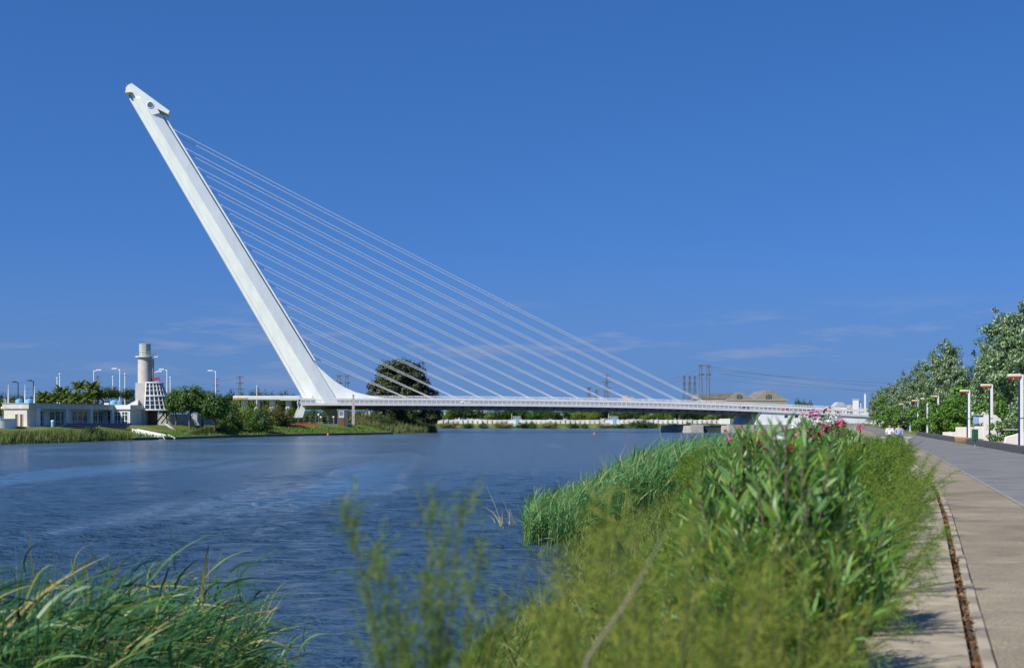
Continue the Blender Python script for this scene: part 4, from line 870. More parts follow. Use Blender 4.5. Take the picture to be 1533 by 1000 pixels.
for i in range(44):
    px_ = 655+i*10.2+rr.uniform(-4,4); Yd = rr.uniform(940,1010); X = xat(px_,Yd); z = 2.5; top = rr.uniform(602,616); s = (zat(top,Yd)-z)/9.2
    k = rr.choice([T_dark[0],T_dark[1],T_bush[2],T_bush[0]]); put_tree(k, 'bank_tree', 'small tree in the long line behind the far embankment wall', (X,Yd,z), rr.uniform(0,6), (s*.9,s*.9,s), 'trees behind the far embankment wall')
for i in range(9):
    px_ = 670+i*46+rr.uniform(-12,12); Yd = 1035; X = xat(px_,Yd); w_ = rr.uniform(5,11); h_ = zat(rr.uniform(613,619),Yd)-2.5
    t_ = thing('far_house', 'pale low house among the trees on the far bank', 'house', (X,Yd,2.5), 0, 'far houses behind the embankment'); MB().box(-w_,w_,-5,5,0,h_).build('wall', M_white, t_); MB().box(-w_-.5,w_+.5,-5.5,5.5,h_,h_+.6).build('roof', M_grey, t_)
    for q_ in range(4): MB().box(-w_+w_*.5*q_+.6,-w_+w_*.5*q_+2.0,-5.06,-4.9,h_*.45,h_*.75).build('window', M_glass, t_)
# old factory and other roofs beyond the bridge end
FYF = 1100; fz = 3.0; fa = thing('old_factory', 'tan factory with two curved gables and arched windows behind the bridge', 'building', (0,FYF,fz))
def fx(px_): return xat(px_,FYF)
def fzz(py_): return zat(py_,FYF)-fz
MB().box(fx(1047),fx(1178),2,60,-1,fzz(598)).build('hall', M_brick, fa)
def gable(p0, p1, pm, ptop, base, name):
    c = (p0+p1)/2; h_ = (p1-p0)/2; poly = [(fx(p0),-1),(fx(p1),-1),(fx(p1),fzz(base))]
    for k in range(1,10):
        f = k/10; x_ = p1+(p0-p1)*f; d_ = abs(x_-c)/h_; poly.append((fx(x_), fzz(base+(ptop-base)*(1-d_**1.25)*.86-(1.2 if d_ < .28 else 0))))
    poly.append((fx(p0),fzz(base))); return MB().prism(poly, 0, 2.5).build(name, M_brick, fa)
gable(1128,1178,0,582.5,598,'gable'); gable(1087,1128,0,585.5,598,'gable')
for p0,p1,pt,b_ in ((1128,1178,583.5,598),(1087,1128,587,598)):
    c=(p0+p1)/2; MB().prism([(fx(p0+2),fzz(b_)),(fx(p1-2),fzz(b_)),(fx(c+5),fzz(pt+.6)),(fx(c-5),fzz(pt+.6))],2.5,58).build('roof', M_roof, fa)
MB().prism([(fx(1045),fzz(597)),(fx(1100),fzz(597)),(fx(1100),fzz(588)),(fx(1049),fzz(590))],6,58).build('side_roof', M_roof, fa)
for c,yb_,r_ in ((1151,597,4.3),(1107,597,4.0)):
    poly=[(fx(c-r_),fzz(yb_)),(fx(c+r_),fzz(yb_))]+[(fx(c+r_*math.cos(a)),fzz(yb_-4.2-2.2*math.sin(a))) for a in [PI*k/8 for k in range(9)]]
    wq=MB().prism(poly,-.15,0).build('arched_window', M_glass, fa)
    for f in (-.5,0,.5): MB().box(fx(c+r_*f)-.2,fx(c+r_*f)+.2,-.25,-.15,fzz(yb_),fzz(yb_-5.5)).build('window_bar', M_brick, wq)
MB().box(fx(1047),fx(1180),-.35,-.02,fzz(599.5),fzz(598.3)).build('cornice', solid('pale_stone',(.4,.37,.3),.9,.1,.4), fa)
ph = thing('pink_block', 'small pink flat roofed block showing over the deck', 'building', (xat(940,1100),1100,3)); z_=zat(594,1100)-3
MB().box(-4.2,4.2,-5,5,0,z_).build('wall', M_pink, ph); MB().box(4.2,8.5,-5,5,0,z_-2.6).build('annex', M_pink, ph); MB().box(-4.5,-.5,-4,4,z_,z_+1).build('roof_room', M_pink, ph)
for px_,py_,Yd in ((1195,597,760),(1203,599.5,760),(1213,600.5,770)):
    X=xat(px_,Yd); z=4.0; s=(zat(py_,Yd)-z)/9.2; put_tree(T_dark[0],'far_tree','small dark tree showing above the bridge parapet right of factory',(X,Yd,z),px_,(s*.42,s*.42,s),'small trees right of the factory')
hs_ = [(1250,602,1268,'white','pale house with grey roof beyond the bridge end'),(1271,606,1282,'dark','dark blue and ochre shed beyond the bridge end'),(1284,612,1330,'white','long white low building beyond the promenade trees'),(1236,609,1252,'white','small white house beside the bridge parapet')]
for p0,py_,p1,c_,lb in hs_:
    Yd=780; t_=thing('town_house',lb,'house',(xat(p0,Yd),Yd,3.8)); w_=xat(p1,Yd)-xat(p0,Yd); h_=zat(py_,Yd)-3.8
    MB().box(0,w_,0,9,0,h_*.8).build('wall', M_white if c_=='white' else M_blue, t_); MB().prism([(-.4,h_*.8),(w_+.4,h_*.8),(w_*.6,h_),(w_*.3,h_)],-.4,9.4).build('roof', M_grey if c_=='white' else M_pink, t_)
    for q_ in range(3): MB().box(w_*(.12+.3*q_),w_*(.26+.3*q_),-.06,.05,h_*.35,h_*.6).build('window', M_glass, t_)
for px_,py_,wd,lb in ((1281,598,2.4,'thick white gate post beyond the bridge end'),(1295,590,.7,'tall thin white pole beyond the bridge end'),(1278,605,.6,'slender white pole beside the thick gate post'),(1288,602,.6,'slender white pole between the gate post and tall pole'),(1304,598,.6,'slender white pole beside the promenade trees'),(1309,595,.6,'slender white pole beside the promenade trees')):
    Yd=560 if px_>1300 else 700; t_=thing('white_pole',lb,'pole',(xat(px_,Yd),Yd,3.8),0,'white poles beyond the bridge end'); H=zat(py_,Yd)-3.8
    MB().box(-wd/2,wd/2,-wd/2,wd/2,-.2,H).build('shaft', M_white, t_); MB().box(-wd*.6,wd*.6,-wd*.6,wd*.6,H,H+.4).build('cap', M_grey, t_)
# ------------------------------------------------------------------ right side of the promenade
G_pop = foliage('poplar_leaf', [(0.03,0.07,0.018),(0.045,0.1,0.022),(0.06,0.125,0.03),(0.07,0.135,0.035),(0.085,0.15,0.045),(0.1,0.16,0.06),(0.2,0.25,0.16),(0.3,0.34,0.26),(0.36,0.4,0.32)], 0.3, 0.4, .25, 1.6)
def pop_lumps(seed):
    r_ = random.Random(seed); L_ = [(0,0,4.6,2.3,2.3,3.6),(0,0,8.0,1.5,1.5,2.6)]
    for k in range(9):
        a = k*2.4+r_.random(); z_ = 2.2+k*0.75; rad = 1.9*(1-k/14); L_.append((math.cos(a)*rad, math.sin(a)*rad, z_, 1.1, 1.1, 1.5))
    L_.append((.5,.2,10,.6,.6,1.2)); L_.append((-.7,0,9.2,.6,.6,1.1)); return L_
T_pop = [tree_meshes('poplar', s, pop_lumps(s), 230, 17000, 0.2, G_pop, (0.2, 1.5), M_palebark, cr=0.52, limbs=26) for s in (51, 52, 53)]
pops = [(1523,438,124,'tall silver green poplar above the near red lamp'),(1497,458,132,'silver green poplar above the green litter bin'),(1560,425,96,'large silver green poplar at the end of the white wall'),(1418,497,165,'pointed silver green poplar standing clear of its neighbours'),
        (1396,515,182,'poplar between the pointed one and the far lamps'),(1374,533,200,'poplar behind the middle lamps'),(1438,530,158,'lower poplar leaning out from the pointed one'),(1356,553,230,'far poplar tapering away along the promenade'),(1342,563,262,'far poplar tapering away along the promenade'),(1329,569,300,'far poplar tapering away along the promenade'),(1317,577,345,'far poplar tapering away along the promenade'),(1308,585,400,'far poplar tapering away along the promenade'),(1480,500,138,'poplar half hidden behind the lamp beside the bin')]
for i, (px_, py_, Yd, lb) in enumerate(pops):
    X = xat(px_, Yd); s = (zat(py_, Yd)-FLAT)/11.4; w_ = s*(1.0 if i < 4 else .92)
    put_tree(T_pop[i % 3], 'poplar', lb, (X, Yd, FLAT), i*1.3, (w_, w_, s), 'poplars along the promenade')
put_tree(T_cyp, 'cypress', 'thin dark cypress showing between two poplars', (xat(1461,180),180,FLAT), 0, (.7,.7,1.15))
T_shrub = tree_meshes('shrub', 61, [(0,0,1.2,1.4,1.4,1.3),(.8,0,1.0,.9,.9,1),(-.8,.2,1.1,.9,.9,1)], 60, 3000, 0.16, foliage('bright_leaf', [(.03,.08,.01),(.07,.16,.02),(.12,.22,.04)], .3), (0.06, 0.3), cr=.35)
for px_, Yd, s, lb in ((1412,142,1.7,'bright green shrub behind the far lamp'),(1428,136,1.6,'bright green shrub beside the lowest white step'),(1398,170,1.7,'bright green shrub under the pointed poplar'),(1514,98,.9,'dark green shrub between white wall and near lamp'),(1508,120,1.7,'leafy shrub leaning over the white wall'),(1384,190,1.8,'bright green shrub behind the middle lamps'),(1366,215,1.9,'bright green shrub behind the middle lamps'),(1350,245,2.2,'green shrub by the farthest lamps'),(1336,290,2.6,'green shrub by the farthest lamps'),(1470,140,2.0,'shrub filling the gap behind the white wall'),(1450,150,2.2,'shrub filling the gap behind the white wall')):
    put_tree(T_shrub, 'leafy_shrub', lb, (xat(px_,Yd),Yd,FLAT-.1), px_, (s,s,s*1.05), 'shrubs along the promenade', 'shrub')
def prom_lamp():
    t_ = thing('promenade_lamp', '', 'lamp', (0,0,0), 0, 'box headed lamps along the promenade')
    MB().box(0,.17,-.09,.09,-.1,4.1).build('post', M_white, t_, bevel=.012); MB().box(-.09,-.004,-.05,.05,.05,3.7).build('blue_fin', solid('dark_blue_fin', (.012,.03,.085), .5, .15, 2), t_, bevel=.01)
    hd_ = MB().box(-.64,.0,-.17,.17,3.98,4.13).build('lamp_head', solid('lamp_cream',(.75,.68,.5),.5,.05,3), t_, bevel=.02); MB().box(-.62,-.03,-.15,.15,3.89,3.98).build('red_tray', M_red, hd_, bevel=.01)
    MB().box(-.06,.23,-.14,.14,-.1,.12).build('foot', M_conc, t_); MB().box(-.012,.182,-.102,.102,1.72,1.76).build('band', M_dark, t_)
    return t_
lamps = [(1527,77,'white box headed lamp nearest the brown planter end'),(1482.5,99,'white lamp with red tray head behind the green bin'),(1449,118,'white lamp standing at the white stepped wall'),(1403,146,'white lamp at the gap between two dark planters'),(1387,162,None),(1373,179,None),(1361.5,200,None),(1352,222,None),(1343.5,245,None),(1336,268,None),(1330,292,None),(1324,318,None),(1319,345,None)]
pl0 = prom_lamp()
for i, (px_, Yd, lb) in enumerate(lamps):
    o = pl0 if i == 0 else copy_tree(pl0); o.location = (xat(px_,Yd),Yd,FLAT+.06); o['label'] = lb or 'white box headed lamp in the receding row by the poplars'
ws = thing('stepped_wall', 'white wall stepping up in blocks beside the promenade lamps', 'wall', (0,0,FLAT))
for p0,p1,py_,Yd in ((1402,1424,655,128),(1424,1444,647,124),(1444,1472,639.5,120),(1472,1488,638.3,116)):
    MB().box(xat(p0,Yd),xat(p1,Yd)-.01,Yd,Yd+2.5,-.1,zat(py_,Yd)-FLAT).build('wall_block', solid('warm_white_wall',(.72,.68,.62),.8,.06,.8), ws, bevel=.03)
MB().prism([(xat(1488,112),-.1),(xat(1520,112),-.1),(xat(1516,112),.4),(xat(1500,112),1.7),(xat(1490,112),2.1),(xat(1488,112),2.1)],112,114.5).build('sloped_end', solid('warm_white_wall',(.72,.68,.62)), ws)
w2 = thing('white_ramp_wall', 'small low white wall behind the near lamp post', 'wall', (xat(1517,84),84,FLAT)); MB().prism([(-.6,-.1),(2.4,-.1),(2.4,1.0),(1.0,1.1),(-.4,.7)],0,.3).build('wall', solid('warm_white_wall',(.72,.68,.62)), w2, bevel=.02); MB().box(-.5,2.4,-.05,.35,1.1,1.16).build('coping', M_conc, w2)
def planter(Y0, Y1, off, label, name='planter_kerb'):
    n_ = int((Y1-Y0)/3); t_ = thing(name, label, 'planter', (0,0,3.9))
    for k in range(n_):
        ya, yb_ = Y0+(Y1-Y0)*k/n_, Y0+(Y1-Y0)*(k+1)/n_-.02; a, c = float(redge(ya))+off, float(redge(yb_))+off
        MB().prism([(a,ya),(a+.35,ya),(c+.35,yb_),(c,yb_)],0,.42,'z').build('kerb_block', solid('dark_planter',(.075,.08,.085),.8,.2,3), t_, bevel=.012)
    a, c = float(redge(Y0))+off+.36, float(redge(Y1))+off+.36
    MB().prism([(a,Y0),(a+2.2,Y0),(c+2.2,Y1),(c,Y1)],0,.22,'z').build('soil', solid('ochre_soil',(.3,.19,.09),.95,.3,3,bump=.02), t_)
planter(70,96,.15,'dark planter kerb in front of the green litter bin'); planter(108,150,.15,'dark planter kerb beside the farther lamps'); planter(30,62,.25,'dark planter kerb along the near right road edge')
gb_ = thing('litter_bin', 'green litter bin on a thin post at the planter kerb', 'bin', (xat(1459.5,79.5),79.5,3.97)); MB().box(-.15,.15,-.13,.13,.48,1.06).build('bin_body', solid('bin_green',(.02,.09,.06),.5,.15,4), gb_, bevel=.03); MB().tube([(.06,.15,0),(.06,.15,1.1)],.035,8).build('post', M_steel, gb_); MB().box(-.17,.17,-.15,.15,1.06,1.1).build('rim', M_steel, gb_)
sg = thing('blue_sign_box', 'blue and white kiosk box behind the white wall', 'kiosk', (xat(1478,122.6),122.6,FLAT)); MB().box(-.9,.9,0,1.0,0,2.1).build('cabinet', M_sb, sg, bevel=.03); MB().box(-1,1,-.1,1.1,2.1,2.4).build('roof', M_white, sg); MB().box(-.7,.1,-.03,.01,1.2,1.9).build('panel', M_white, sg)

# ------------------------------------------------------------------ near vegetation
rng = np.random.default_rng(77)
G_rush = foliage('rush_blade', [(.008,.03,.01),(.014,.05,.016),(.02,.075,.024),(.025,.09,.03),(.03,.11,.035),(.035,.12,.045),(.045,.14,.05),(.06,.16,.045),(.09,.18,.04),(.14,.2,.03),(.22,.2,.06),(.32,.25,.1)], .3, .42, .35, 1.3)
def wind(n, base=(.55,.0,-.28), sp=.3): return np.array(base)+rng.normal(size=(n,3))*sp
# rush clump at the lower left, on the shore below the camera
parts = []
n_ = 4600; Yr = 9.3+rng.random(n_)**1.2*10                 # upright culms
rx = -2.0-(Yr-10)*.15+rng.normal(size=n_)*.15
Xr = rx-rng.random(n_)**1.15*(Yr*.40+.5)
zb_ = gz(Xr, Yr)-.05; P = np.stack([Xr, Yr, zb_], -1)
tgt = 4.34-.05*(Yr-9.3)+rng.normal(size=n_)*.09-rng.random(n_)**2*.5-1.5*sm((Xr-rx+1.2)/1.3)+.1*np.sin(Xr*2.3+Yr)
D = unit(np.stack([rng.normal(.05,.1,n_), rng.normal(0,.1,n_), np.ones(n_)], -1)); Lr = np.clip((tgt-zb_)*1.05, .6, 4)
bw = wind(n_, (.05,0,-.03), .05)
parts.append(blades(P, D, Lr, rng.uniform(.012,.022,n_), bw, rng, 4))
n2_ = 19000; i_ = rng.integers(0, n_, n2_); ft = 1-rng.random(n2_)*np.minimum(1.5/Lr[i_], .8)   # arching leaves off the culms
P2 = P[i_]+D[i_]*(Lr[i_]*ft)[:,None]+bw[i_]*(Lr[i_]*ft**2)[:,None]-np.array([0,0,.25])
parts.append(blades(P2, unit(rng.normal(size=(n2_,3))*np.array([.42,.42,.2])+np.array([.38,0,.85])), rng.uniform(.35,.85,n2_), rng.uniform(.014,.03,n2_), wind(n2_, (.3,0,-.5), .26), rng, 6))
V, Q = join(parts); o = stuff(link('rushes', np_mesh('rushes', V, Q, G_rush))); tag(o, 'dense dark green rushes with yellowed blades leaning over the near water', 'rushes')
# reed bed reaching out into the river
G_reed = foliage('reed_blade', [(.025,.075,.02),(.04,.115,.035),(.055,.15,.05),(.07,.17,.06),(.09,.19,.07),(.12,.19,.06),(.2,.19,.08)], .3, .45, .25, 1.7)
n_ = 6000; Yr = 63+rng.random(n_)*38; Xr = rsh(Yr)-.4+rng.random(n_)**1.2*9.5; zb_ = np.maximum(gz(Xr, Yr), -.3)
edge_ = np.clip((Xr-rsh(Yr)+.5)/5, 0, 1); P = np.stack([Xr, Yr, zb_], -1); D = unit(np.stack([rng.normal(.05,.07,n_), rng.normal(0,.07,n_), np.ones(n_)], -1))
H = (1.9+edge_*1.0)*rng.uniform(.75,1.12,n_); H = np.where(P[:,2]+H > 4.35, 4.35-P[:,2]+rng.uniform(-.4,.2,n_), H); H = np.clip(H,.8,3.4)
parts = [blades(P, D, H, .028, wind(n_, (.06,0,-.02), .05), rng, 4)]
for k in range(5):
    f = .25+.15*k; Pk = P+D*(H*f)[:,None]; dk = unit(rng.normal(size=(n_,3))*np.array([.5,.5,.1])+np.array([.15,0,1.0])); parts.append(blades(Pk, dk, rng.uniform(.6,1.2,n_), rng.uniform(.03,.055,n_), wind(n_, (.2,0,-.2), .2), rng, 3))
V, Q = join(parts); o = stuff(link('reed_bed', np_mesh('reed_bed', V, Q, G_reed))); tag(o, 'tall green reed bed standing out in the river beside the bank', 'reeds')
n_ = 22; P = np.stack([rng.normal(-.4,.35,n_), rng.normal(76,1.2,n_), np.full(n_,-.2)], -1)
V, Q = blades(P, unit(rng.normal(size=(n_,3))*.12+np.array([0,0,1])), rng.uniform(.9,1.9,n_), .05, wind(n_,(-.3,0,-.3),.2), rng, 4)
o = stuff(link('reed_tuft', np_mesh('reed_tuft', V, Q, foliage('pale_reed', [(.2,.22,.12),(.3,.28,.16)], .2)))); tag(o, 'small pale reed tuft alone in the water off the reed bed', 'reeds')
# rough grass over the whole near bank
G_grass = foliage('bank_grass', [(.035,.07,.012),(.06,.11,.02),(.09,.14,.03),(.12,.15,.035),(.2,.19,.07)], .3)
n_ = 60000; Yr = 6+rng.random(n_)**1.7*72; lo = rsh(Yr); hi = kerb(Yr)-.9; Xr = lo+(hi-lo)*rng.random(n_); kp = (Xr/Yr*F+CX > 700) | (Yr > 24); Xr, Yr = Xr[kp], Yr[kp]; n_ = len(Xr); P = np.stack([Xr,Yr,gz(Xr,Yr)-.03],-1)
V, Q = blades(P, unit(rng.normal(size=(n_,3))*.4+np.array([.1,0,1])), rng.uniform(.25,.7,n_)*(1+np.clip((Yr-14)/20,0,.9)), rng.uniform(.008,.02,n_)*(1+np.clip((Yr-10)/25,0,1.2)), wind(n_,(.2,0,-.4),.3), rng, 3)
o = stuff(link('bank_grass', np_mesh('bank_grass', V, Q, G_grass))); tag(o, 'rough green and straw coloured grass on the near bank', 'grass')

# oleander bushes
G_ole = foliage('oleander_leaf', [(.03,.08,.01),(.05,.115,.015),(.07,.15,.02),(.09,.18,.03),(.11,.2,.05),(.12,.22,.09),(.23,.26,.03)], .35, .4, .35, 1.75)
def oleander(seed, h, rad, nst, leaves=34, ll=.14, up=.62):
    r_ = np.random.default_rng(seed); a = r_.random(nst)*2*PI; rr_ = rad*np.sqrt(r_.random(nst)); mb = MB()
    tips = np.stack([np.cos(a)*rr_, np.sin(a)*rr_, h*(1-.42*(rr_/rad)**2)*r_.uniform(.72,1.05,nst)],-1); base = np.stack([np.cos(a)*rr_*.25, np.sin(a)*rr_*.25, np.zeros(nst)],-1)
    for b_, t_ in zip(base, tips):
        m_ = (b_+t_)/2+np.array([0,0,h*.06]); mb.tube([b_, m_, t_], [.012,.009,.004], 4, False)
    n = nst*leaves; si = np.repeat(np.arange(nst), leaves); f = np.tile(np.linspace(.3,1.0,leaves), nst); 
    ax = unit(tips-base); Pp = base[si]+(tips-base)[si]*f[:,None]+np.array([0,0,1])*(h*.06*4*f*(1-f))[:,None]
    rd = unit(np.cross(ax[si], r_.normal(size=(n,3)))); spread = np.clip(1.25-up*f, .3, 1.2)[:,None]
    D = unit(ax[si]*(1.0)+rd*spread)
    V, Q = blades(Pp, D, ll*r_.uniform(.7,1.2,n), ll*.135*r_.uniform(.8,1.2,n), r_.normal(size=(n,3))*.08+np.array([0,0,-.1]), r_, 3, True)
    return mb.mesh('stems', M_bark, True), np_mesh('foliage', V, Q, G_ole), tips
OL = [oleander(91, 1.68, .62, 150, 40), oleander(92, 1.7, 1.1, 190, 36), oleander(93, 1.5, 1.0, 170, 36)]
# five petalled flowers gathered in heads
fm = MB()
r_ = random.Random(5)
for k in range(9):
    c = Vector((r_.uniform(-.06,.06), r_.uniform(-.06,.06), r_.uniform(-.02,.05))); nrm = (c+Vector((0,-.03,.06))).normalized(); u_ = nrm.orthogonal().normalized(); v_ = nrm.cross(u_)
    for j in range(5):
        a = 2*PI*j/5; d_ = u_*math.cos(a)+v_*math.sin(a); s_ = u_*-math.sin(a)+v_*math.cos(a)
        fm.add([c, c+d_*.014-s_*.011+nrm*.004, c+d_*.03+nrm*.006, c+d_*.014+s_*.011+nrm*.004], [(0,1,2,3)])
def flower_mesh(m_): return fm.mesh('flower_head', m_)
FM = {k: flower_mesh(foliage('petal_'+k, c, .3)) for k, c in {'pink': [(.55,.06,.2),(.7,.12,.32)], 'red': [(.35,.015,.03),(.5,.03,.06)], 'white': [(.75,.74,.7),(.8,.8,.78)], 'rose':[(.6,.2,.3),(.7,.3,.4)]}.items()}
def put_oleander(kind, label, x, y, z, rz, s, flowers, group='oleanders along the bank'):
    t_ = thing('oleander', label, 'shrub', (x,y,z), rz, group); wf = float(np.clip(y/24, .62, 1.0)) if kind else 1.0; t_.scale = (s*wf,s*wf,s); st_, fo, tips = OL[kind]
    link('stems', st_, t_); link('foliage', fo, t_)
    o_ = np.argsort(-tips[:,2]); rr2 = random.Random(int(x*97+y*13))
    for i, c in enumerate(flowers):
        ti = tips[o_[rr2.randrange(0, 22)]]; stuff(link('flower_head', FM[c], t_, tuple(ti+np.array([0,0,.09])), (rr2.uniform(-.4,.4), rr2.uniform(-.4,.4), rr2.uniform(0,6)), (.75 if y < 11 else 1.0,)*3))
    return t_
put_oleander(0, 'leafy green oleander standing nearest the pavement gutter', 1.36, 7.2, 3.84, .3, 1.0, ['white'])
put_oleander(1, 'oleander with upright leaf spears beside the reed bed view', 1.75, 8.9, 3.75, 1.3, .8, ['white','rose'])
put_oleander(2, 'oleander with a pink flower between two taller ones', 2.35, 10.9, 3.8, 2.3, 1.0, ['rose'])
k_ = 0
hedge = [(11.5,-1.5,['pink','red']),(13.5,-1.7,['pink','pink','red']),(15.5,-1.5,['red','red','red','red']),(18,-1.3,['pink','pink','pink','red']),(20.5,-1.2,['pink','red','red','white']),(23.5,-1.3,['red','pink','pink','white']),(27,-1.8,['white','white','white']),(31,-1.9,['white','white','pink','white','white']),(35,-1.8,['pink','pink','white']),(40,-1.9,['white','white','red'])]
for i, (y, off, fl_) in enumerate(hedge):
    put_oleander(i % 3, 'flowering oleander in the hedge, ' + ['first behind the leafy plain one','second one with pink heads','with four dark red heads','with pink and one red head','with mixed pink, red and white heads','with red and pink heads far along','with white heads only','with many white heads and one pink','with pink and white heads near its end','last one of the row'][i], float(kerb(y))+off-.8*min(1, y/24)+.15, y, 3.8, i*1.9, 1.0+.012*i, fl_*(2 if y > 14 else 1))

# feathery shrubs: arching wands clothed in fine green sprays
G_tam = foliage('feathery_green', [(.03,.06,.01),(.06,.12,.016),(.1,.17,.025),(.17,.21,.03),(.25,.25,.04),(.3,.27,.05),(.1,.2,.035)], .45, .6, .25, 1.5)
G_fine = foliage('fine_green', [(.025,.07,.01),(.05,.12,.018),(.08,.17,.022),(.11,.2,.03),(.19,.24,.03),(.26,.25,.04)], .4, .55, .25, 1.5)
def feathery(seed, nst, h, rad, mat, sprays=46, sl=.12, tw=10, lean=(0,0), ln=.028, wd=.0042, hv=.35, tips=None):
    r_ = np.random.default_rng(seed); a = r_.random(nst)*2*PI; rr_ = rad*np.sqrt(r_.random(nst)); mb = MB(); Pl = []; Dl = []
    for i in range(nst):
        b_ = np.array([math.cos(a[i])*rr_[i]*.2, math.sin(a[i])*rr_[i]*.2, 0]); hh = h*r_.uniform(1-hv,1.05)*(1-.25*(rr_[i]/rad)**2)
        t_ = np.array([math.cos(a[i])*rr_[i]+lean[0]*r_.uniform(.5,1.2), math.sin(a[i])*rr_[i]+lean[1], hh]); c_ = np.array([(b_[0]*.6+t_[0]*.4), (b_[1]*.6+t_[1]*.4), hh*.8])
        if tips: t_ = np.array(tips[i]); hh = t_[2]; c_ = np.array([t_[0]*.3, t_[1]*.3, hh*.7])
        tt = np.linspace(0,1,9)[:,None]; pts = b_*(1-tt)**2+2*c_*tt*(1-tt)+t_*tt**2
        mb.tube([tuple(p) for p in pts], list(np.linspace(.008,.0015,9)), 4, False)
        f = r_.uniform(.3,1,sprays)[:,None]; p = b_*(1-f)**2+2*c_*f*(1-f)+t_*f**2; tg = unit(2*(c_-b_)*(1-f)+2*(t_-c_)*f)
        d = unit(tg*.9+r_.normal(size=(sprays,3))*.55); L_ = sl*r_.uniform(.5,1.3,(sprays,1))
        g_ = np.linspace(.05,1,tw); q = (p[:,None]+d[:,None]*(L_[:,None]*g_[None,:,None])).reshape(-1,3); dq = unit(np.repeat(d,tw,0)*.7+r_.normal(size=(sprays*tw,3))*.6)
        Pl.append(q); Dl.append(dq)
    P = np.concatenate(Pl); D = np.concatenate(Dl); n = len(P)
    V, Q = blades(P, D, ln*r_.uniform(.6,1.4,n), wd*r_.uniform(.7,1.3,n), r_.normal(size=(n,3))*.1, r_, 1, True)
    return mb.mesh('wands', solid('green_stem', (.11,.12,.04), .8, .2, 4), True), np_mesh('sprays', V, Q, mat)
def put_feather(k, label, x, y, z, rz=0, s=1.0, group='feathery shrubs on the near bank'):
    t_ = thing('feathery_shrub', label, 'shrub', (x,y,z), rz, group); wf = float(np.clip(y/22, .65, 1.0)) if k is FD else 1.0; t_.scale = (s*wf,s*wf,s); link('wands', k[0], t_); stuff(link('sprays', k[1], t_)); return t_
G_sprig = foliage('sprig_green', [(.06,.13,.015),(.09,.17,.025),(.14,.2,.03),(.18,.2,.04)], .4, .6)
FA = feathery(101, 64, 1.76, .46, G_tam, 44, .13, 10, ln=.04, wd=.009, hv=.36); SPR = [(xat(a_,3.9)-xat(640,3.9), ((i*37) % 10)/25-.2, zat(b_,3.9)-3.62) for i, (a_, b_) in enumerate(((532,765),(556,835),(585,860),(612,905),(640,775),(662,820),(694,750),(716,838),(600,955),(668,885),(706,915),(735,950),(560,930),(640,840),(760,905)))]
FB = feathery(106, 15, 1.9, .5, G_sprig, 70, .1, 11, ln=.032, wd=.011, tips=SPR); FC = feathery(103, 60, 1.2, .9, G_tam, 50, .13, 10, (.45,0), hv=.5, wd=.006)
FD = feathery(104, 90, 1.6, 1.0, G_fine, 36, .14, 8, ln=.07, wd=.028); FE = feathery(105, 26, 1.0, 1.25, G_fine, 46, .14, 10, (.55,.1), ln=.05, wd=.011, hv=.5)
big = put_feather(FA, 'olive green feathery shrub with a bare grey stick', .38, 3.6, 3.62)
sa, sb2 = at(880,985,3.15)-Vector((.38,3.6,3.62)), at(1000,790,3.15)-Vector((.38,3.6,3.62))
MB().tube([sa+Vector((-.12,.05,-.5)), sa, sa.lerp(sb2,.5)+Vector((.01,0,0)), sb2], [.005,.0045,.0035,.001], 7).build('bare_stick', M_stick, big, True)
put_feather(FB, 'sparse feathery shrub with few wands against open water', xat(640,3.9), 3.9, 3.62)
put_feather(FB, 'short sparse feathery shrub low before the open water', -.05, 3.3, 3.5, 1.3, .84)
put_feather(FA, 'olive feathery shrub spreading right of the bare stick', .84, 4.6, 3.5, 2.1, .98)
put_feather(FC, 'low feathery shrub arching out over the pavement edge', 1.1, 4.3, 3.75, 0, .72)
put_feather(FA, 'yellowish feathery shrub in front of the leafy oleander', .55, 6.2, 3.2, 4.0, 1.12)
put_feather(FD, 'fine leaved shrub below the oleander spears', 1.9, 13, 3.1, 2.0, 1.1)
for i, (y, off, k, s) in enumerate(((12.5,-1.5,FD,.8),(15,-1.5,FD,.8),(17.5,-1.4,FD,.82),(20.5,-1.4,FD,.82),(24,-1.3,FD,.8),(28,-1.2,FD,.78),(32,-1.1,FD,.77),(36.5,-1.0,FD,.75),(6.6,-1.25,FE,.8),(8.6,-1.05,FE,.9),(10.6,-.95,FE,1.0),(13.2,-.8,FE,1.0),(16.0,-.9,FE,1.0),(19,-.8,FE,1.0),(22.5,-.7,FE,1.0),(26,-.6,FE,1.05))):
    put_feather(k, ['fine leaved shrub packed into the hedge along the gutter','shrub throwing thin arching wands across the gutter'][k is FE], float(kerb(y))+off, y, 3.95, i*1.1 if k is FD else .2*i-.2, s, 'fine leaved hedge shrubs' if k is FD else 'arching shrubs over the gutter')
for i in range(14):
    y = 16+i*3.4; x = .125*y+.6+(i*37 % 10)/10*1.5
    put_feather(FD, 'fine leaved shrub low on the bank slope behind the oleanders', x, y, g(x,y)-.1, i*2.3, (5.15-.012*y-g(x,y))/1.6, 'fine leaved shrubs on the bank slope')

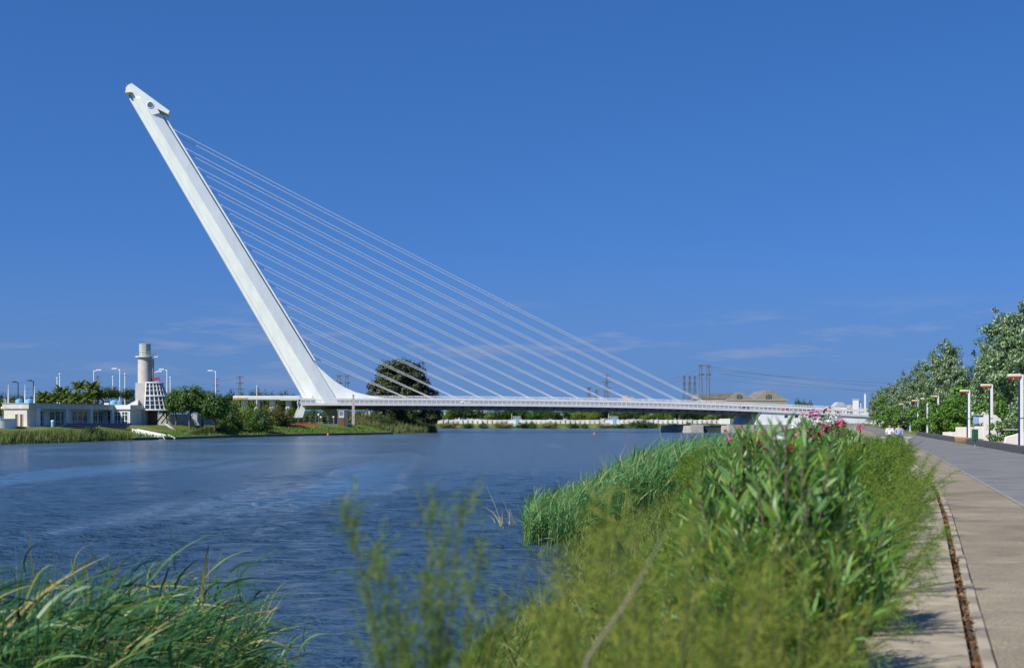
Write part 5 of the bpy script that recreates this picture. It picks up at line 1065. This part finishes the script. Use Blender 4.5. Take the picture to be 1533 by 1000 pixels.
# ------------------------------------------------------------------ left bank planting
def reeds_far(name, label, n_, Ya, Yb, d0, d1, h0, h1, mat, seed):
    r_ = np.random.default_rng(seed); Yr = r_.uniform(Ya,Yb,n_); Xr = lsh(Yr)-r_.uniform(d0,d1,n_); P = np.stack([Xr,Yr,np.maximum(gz(Xr,Yr),-.2)],-1)
    V, Q = blades(P, unit(r_.normal(size=(n_,3))*.16+np.array([0,0,1])), r_.uniform(h0,h1,n_), r_.uniform(.12,.26,n_), r_.normal(size=(n_,3))*.12, r_, 2)
    o = stuff(link(name, np_mesh(name, V, Q, mat))); tag(o, label, 'reeds')
G_far = foliage('far_reed', [(.04,.07,.015),(.07,.11,.025),(.11,.14,.04),(.15,.16,.06)], .2)
reeds_far('shore_reeds', 'band of green reeds along the shore before the clubhouse', 7000, 318, 388, -1.5, 9, .8, 2.4, G_far, 1)
reeds_far('shore_grass', 'long grass on the slope behind the timber quay', 9000, 395, 560, .8, 9, .3, .9, foliage('far_grass', [(.05,.11,.015),(.09,.17,.025),(.15,.19,.05)], .2), 2)
reeds_far('tip_reeds', 'tall reeds and scrub on the bank tip under the deck', 9000, 560, 690, -.5, 16, 1.2, 3.2, foliage('tip_reed', [(.05,.08,.02),(.1,.13,.04),(.17,.16,.07)], .2), 3)
rl_ = random.Random(33)
def low(px_, Yd, k, s, label, group=None): 
    X = xat(px_,Yd); put_tree(T_low[k], 'bank_bush', label, (X,Yd,g(X,Yd)-.2), px_, (s,s,s), group, 'bush')
low(134,372,0,1.0,'very dark round bush at the end of the shore reeds'); low(142,376,0,.9,'very dark round bush beside the slipway rail')
for px_, Yd, k, s in ((540,585,1,1.7),(556,580,1,1.6),(572,592,1,1.8),(588,600,2,1.9),(600,612,2,1.6),(566,572,0,1.3),(582,578,0,1.3),(548,572,1,1.2),(612,630,2,1.5),(625,640,2,1.2)):
    low(px_,Yd,k,s,'olive scrub bush on the bank tip below the deck','scrub bushes on the bank tip')
for i in range(12):
    px_ = 290+i*11; Yd = 432+i*7; low(px_,Yd,2 if i % 2 else 1,.55+rl_.random()*.3,'low green bush on the slope above the quay','low bushes above the quay')
for i in range(16):
    px_ = 672+i*26+rl_.uniform(-8,8); Yd = 917; X = xat(px_,Yd); put_tree(T_low[2 if i % 3 else 1],'bank_bush','low bush at the foot of the far embankment wall',(X,Yd,.3),i,(1.6+rl_.random()*1.5,1.2,.8+rl_.random()*.5),'bushes below the far embankment','bush')
X = xat(960,905); put_tree(T_low[0],'bank_bush','dark spreading bush beside the culvert quay',(X,905,.2),0,(3.2,2,1.5),None,'bush')
